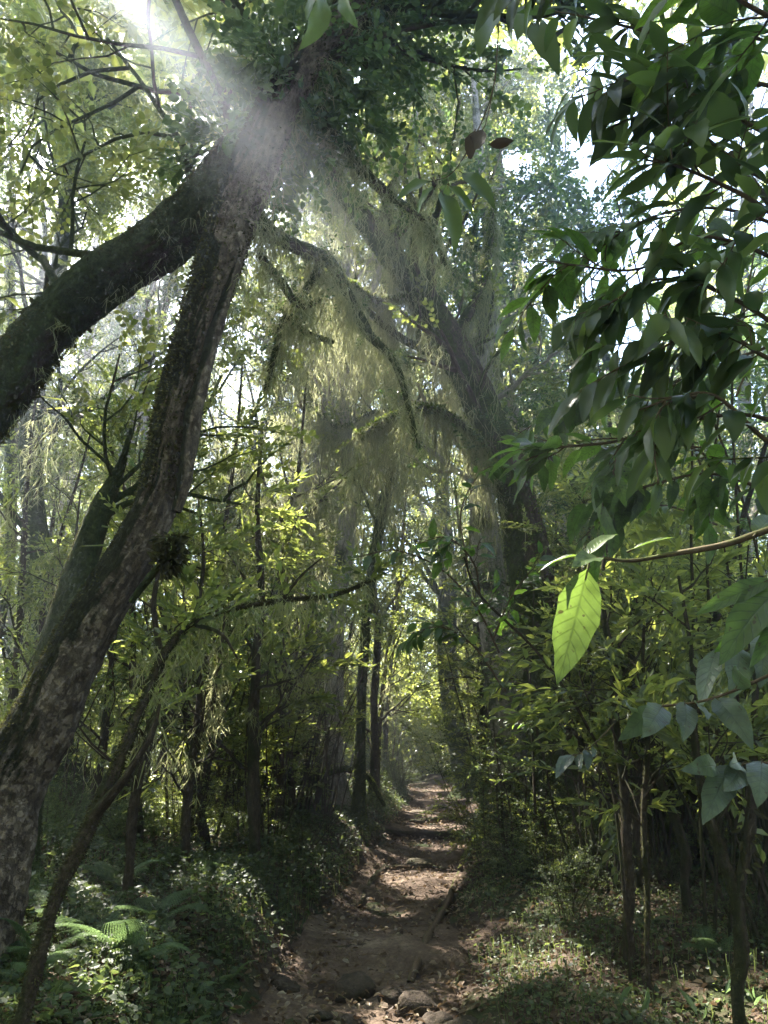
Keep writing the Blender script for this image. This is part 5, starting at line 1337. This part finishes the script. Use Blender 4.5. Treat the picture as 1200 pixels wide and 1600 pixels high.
STN = [(556, 5.55, (.15, .12, .13), 'large dark boulder in the middle of the path near the bottom', 'rock', .85), (545, 5.0, (.10, .08, .08), 'round stone in front of the large dark boulder', 'rock', .7), (440, 5.6, (.13, .1, .1), 'dark stone left of the large boulder at the path edge', 'rock', .7),
       (612, 5.4, (.10, .08, .09), 'angular stone right of the large dark boulder', 'rock', .8), (650, 5.25, (.14, .1, .12), 'dark stone at the end of the log beside the path', 'rock', .8), (680, 4.95, (.12, .09, .10), 'mossy pale-edged rock at the lower right of the path', 'rock', .8),
       (720, 4.9, (.12, .12, .1), 'dark rock beside the mossy pale-edged rock', 'rock', .7), (655, 10.3, (.20, .12, .09), 'pale flat stone lying in the sunlit part of the path', 'palerock', .7), (690, 16.3, (.34, .25, .18), 'mossy rounded rock at the top of the path', 'rock', .7),
       (665, 15.6, (.4, .25, .15), 'flat light rock forming a step high up the path', 'palerock', .6), (500, 5.1, (.08, .06, .05), 'little stone low on the path left of the round stone', 'rock', .6), (735, 13.6, (.2, .2, .15), 'rock at the right edge of the path by the leafy sapling', 'rock', .7),
       (590, 4.85, (.1, .07, .05), 'flat stone at the bottom edge of the path', 'rock', .6)]
for i, (px, Y, sz, lab, mt, sq) in enumerate(STN):
    stone(px, Y, sz, lab, mt, 500 + i, sq)

def lay(name, label, cat, pts, r, bark='stem', n=9, group=None, lift=.0, mossn=0):
    """A root or log lying along the ground through (px, Y) points."""
    P = []
    for (px, Y, h) in pts:
        f = foot(px, Y); P.append([f[0], f[1], pz(f[0], f[1]) + h + lift])
    Q = catmull(P, 8); RR = np.interp(np.linspace(0, len(r) - 1, len(Q)), np.arange(len(r)), r)
    root = thing(name, label, cat, Q[0], group)
    G = Geo(); V, F, U = tube(Q, RR, n, .25, len(label), .06); G.add(V, F, U); build_local(G, 'wood', M[bark], root, smooth=True)
    if mossn:
        G = Geo(); fuzz(G, np.random.default_rng(9), Q, RR, mossn, .025, side=(0, -.2, 1)); build_local(G, 'moss', M['moss'], root)
lay('log', 'long thin log edging the right side of the path', 'log', [(640, 5.7, .0), (664, 6.4, .05), (676, 7.0, .03), (700, 7.8, .06), (708, 8.6, .03), (720, 9.6, .05), (716, 10.6, .02)], [.022, .032, .03, .028, .024, .016], 'twig', 12)
lay('root', 'knotted root crossing the left edge of the sunlit path', 'root', [(560, 8.0, .0), (580, 8.9, .05), (592, 9.4, .04), (608, 10.4, .0)], [.02, .035, .03, .015])
lay('root', 'thin root stepping across the path just below the flat stone', 'root', [(575, 9.9, -.02), (620, 9.8, .03), (670, 10.0, .02), (715, 9.8, -.02)], [.02, .025, .022, .015])
lay('root', 'thick root forming a step across the upper path', 'root', [(600, 12.6, .0), (640, 12.4, .05), (690, 12.5, .05), (740, 12.3, .02)], [.04, .05, .05, .035])
lay('root', 'yellow mossy root running from the path edge up to the leafy sapling', 'root', [(722, 10.4, .0), (742, 11.0, .06), (756, 11.6, .22), (760, 11.8, .4)], [.03, .05, .06, .06], 'barkB', mossn=1500)
lay('root', 'dark root stepping across the path at its top', 'root', [(640, 14.5, .0), (670, 14.3, .05), (710, 14.4, .04), (745, 14.2, .0)], [.04, .055, .05, .03])
lay('root', 'low root crossing the shaded lower path above the boulders', 'root', [(470, 6.5, -.02), (520, 6.4, .02), (580, 6.5, .02), (640, 6.4, -.02)], [.02, .028, .025, .02])
lay('fallen_branch', 'mossy fallen branch propped across the left bank beside the upper path', 'branch', [(480, 11.5, .5), (530, 12, .62), (570, 12.4, .6), (600, 12.8, .35)], [.05, .05, .045, .03], 'barkB', mossn=1800)
lay('fallen_branch', 'thin fallen branch lying on the left bank between the saplings', 'branch', [(180, 6.4, .08), (250, 6.9, .12), (330, 7.3, .1), (380, 7.7, .06)], [.02, .03, .028, .015], 'barkB')
lay('fallen_branch', 'broken branch lying in the litter at the lower right', 'branch', [(1050, 3.7, .1), (1110, 3.6, .08), (1190, 3.5, .06)], [.012, .018, .012], 'stem')

for o in PLACED: open_gaps(o)
for o in [r for r, _ in HERO] + [A, B_]: open_gaps(o, ('crown', 'foliage'))

# ------------------------------------------------------------------ the air: thin even haze that shows the sun's shafts
V = np.array([[x, y, z] for z in (-2.6, 29.5) for y in (-33, 153) for x in (-93, 93)], float)
F = np.array([[0, 2, 3, 1], [4, 5, 7, 6], [0, 1, 5, 4], [2, 6, 7, 3], [0, 4, 6, 2], [1, 3, 7, 5]])
hz, nt, out = newmat('haze')
pv = nt.nodes.new('ShaderNodeVolumePrincipled')
pv.inputs['Color'].default_value = (.80, .86, 1.0, 1)
pv.inputs['Density'].default_value = .0058
pv.inputs['Anisotropy'].default_value = .75
nt.links.new(pv.outputs[0], out.inputs['Volume'])
tag(mesh('haze', V, F, hz), 'thin pale haze in the air under the trees', None, kind='stuff')
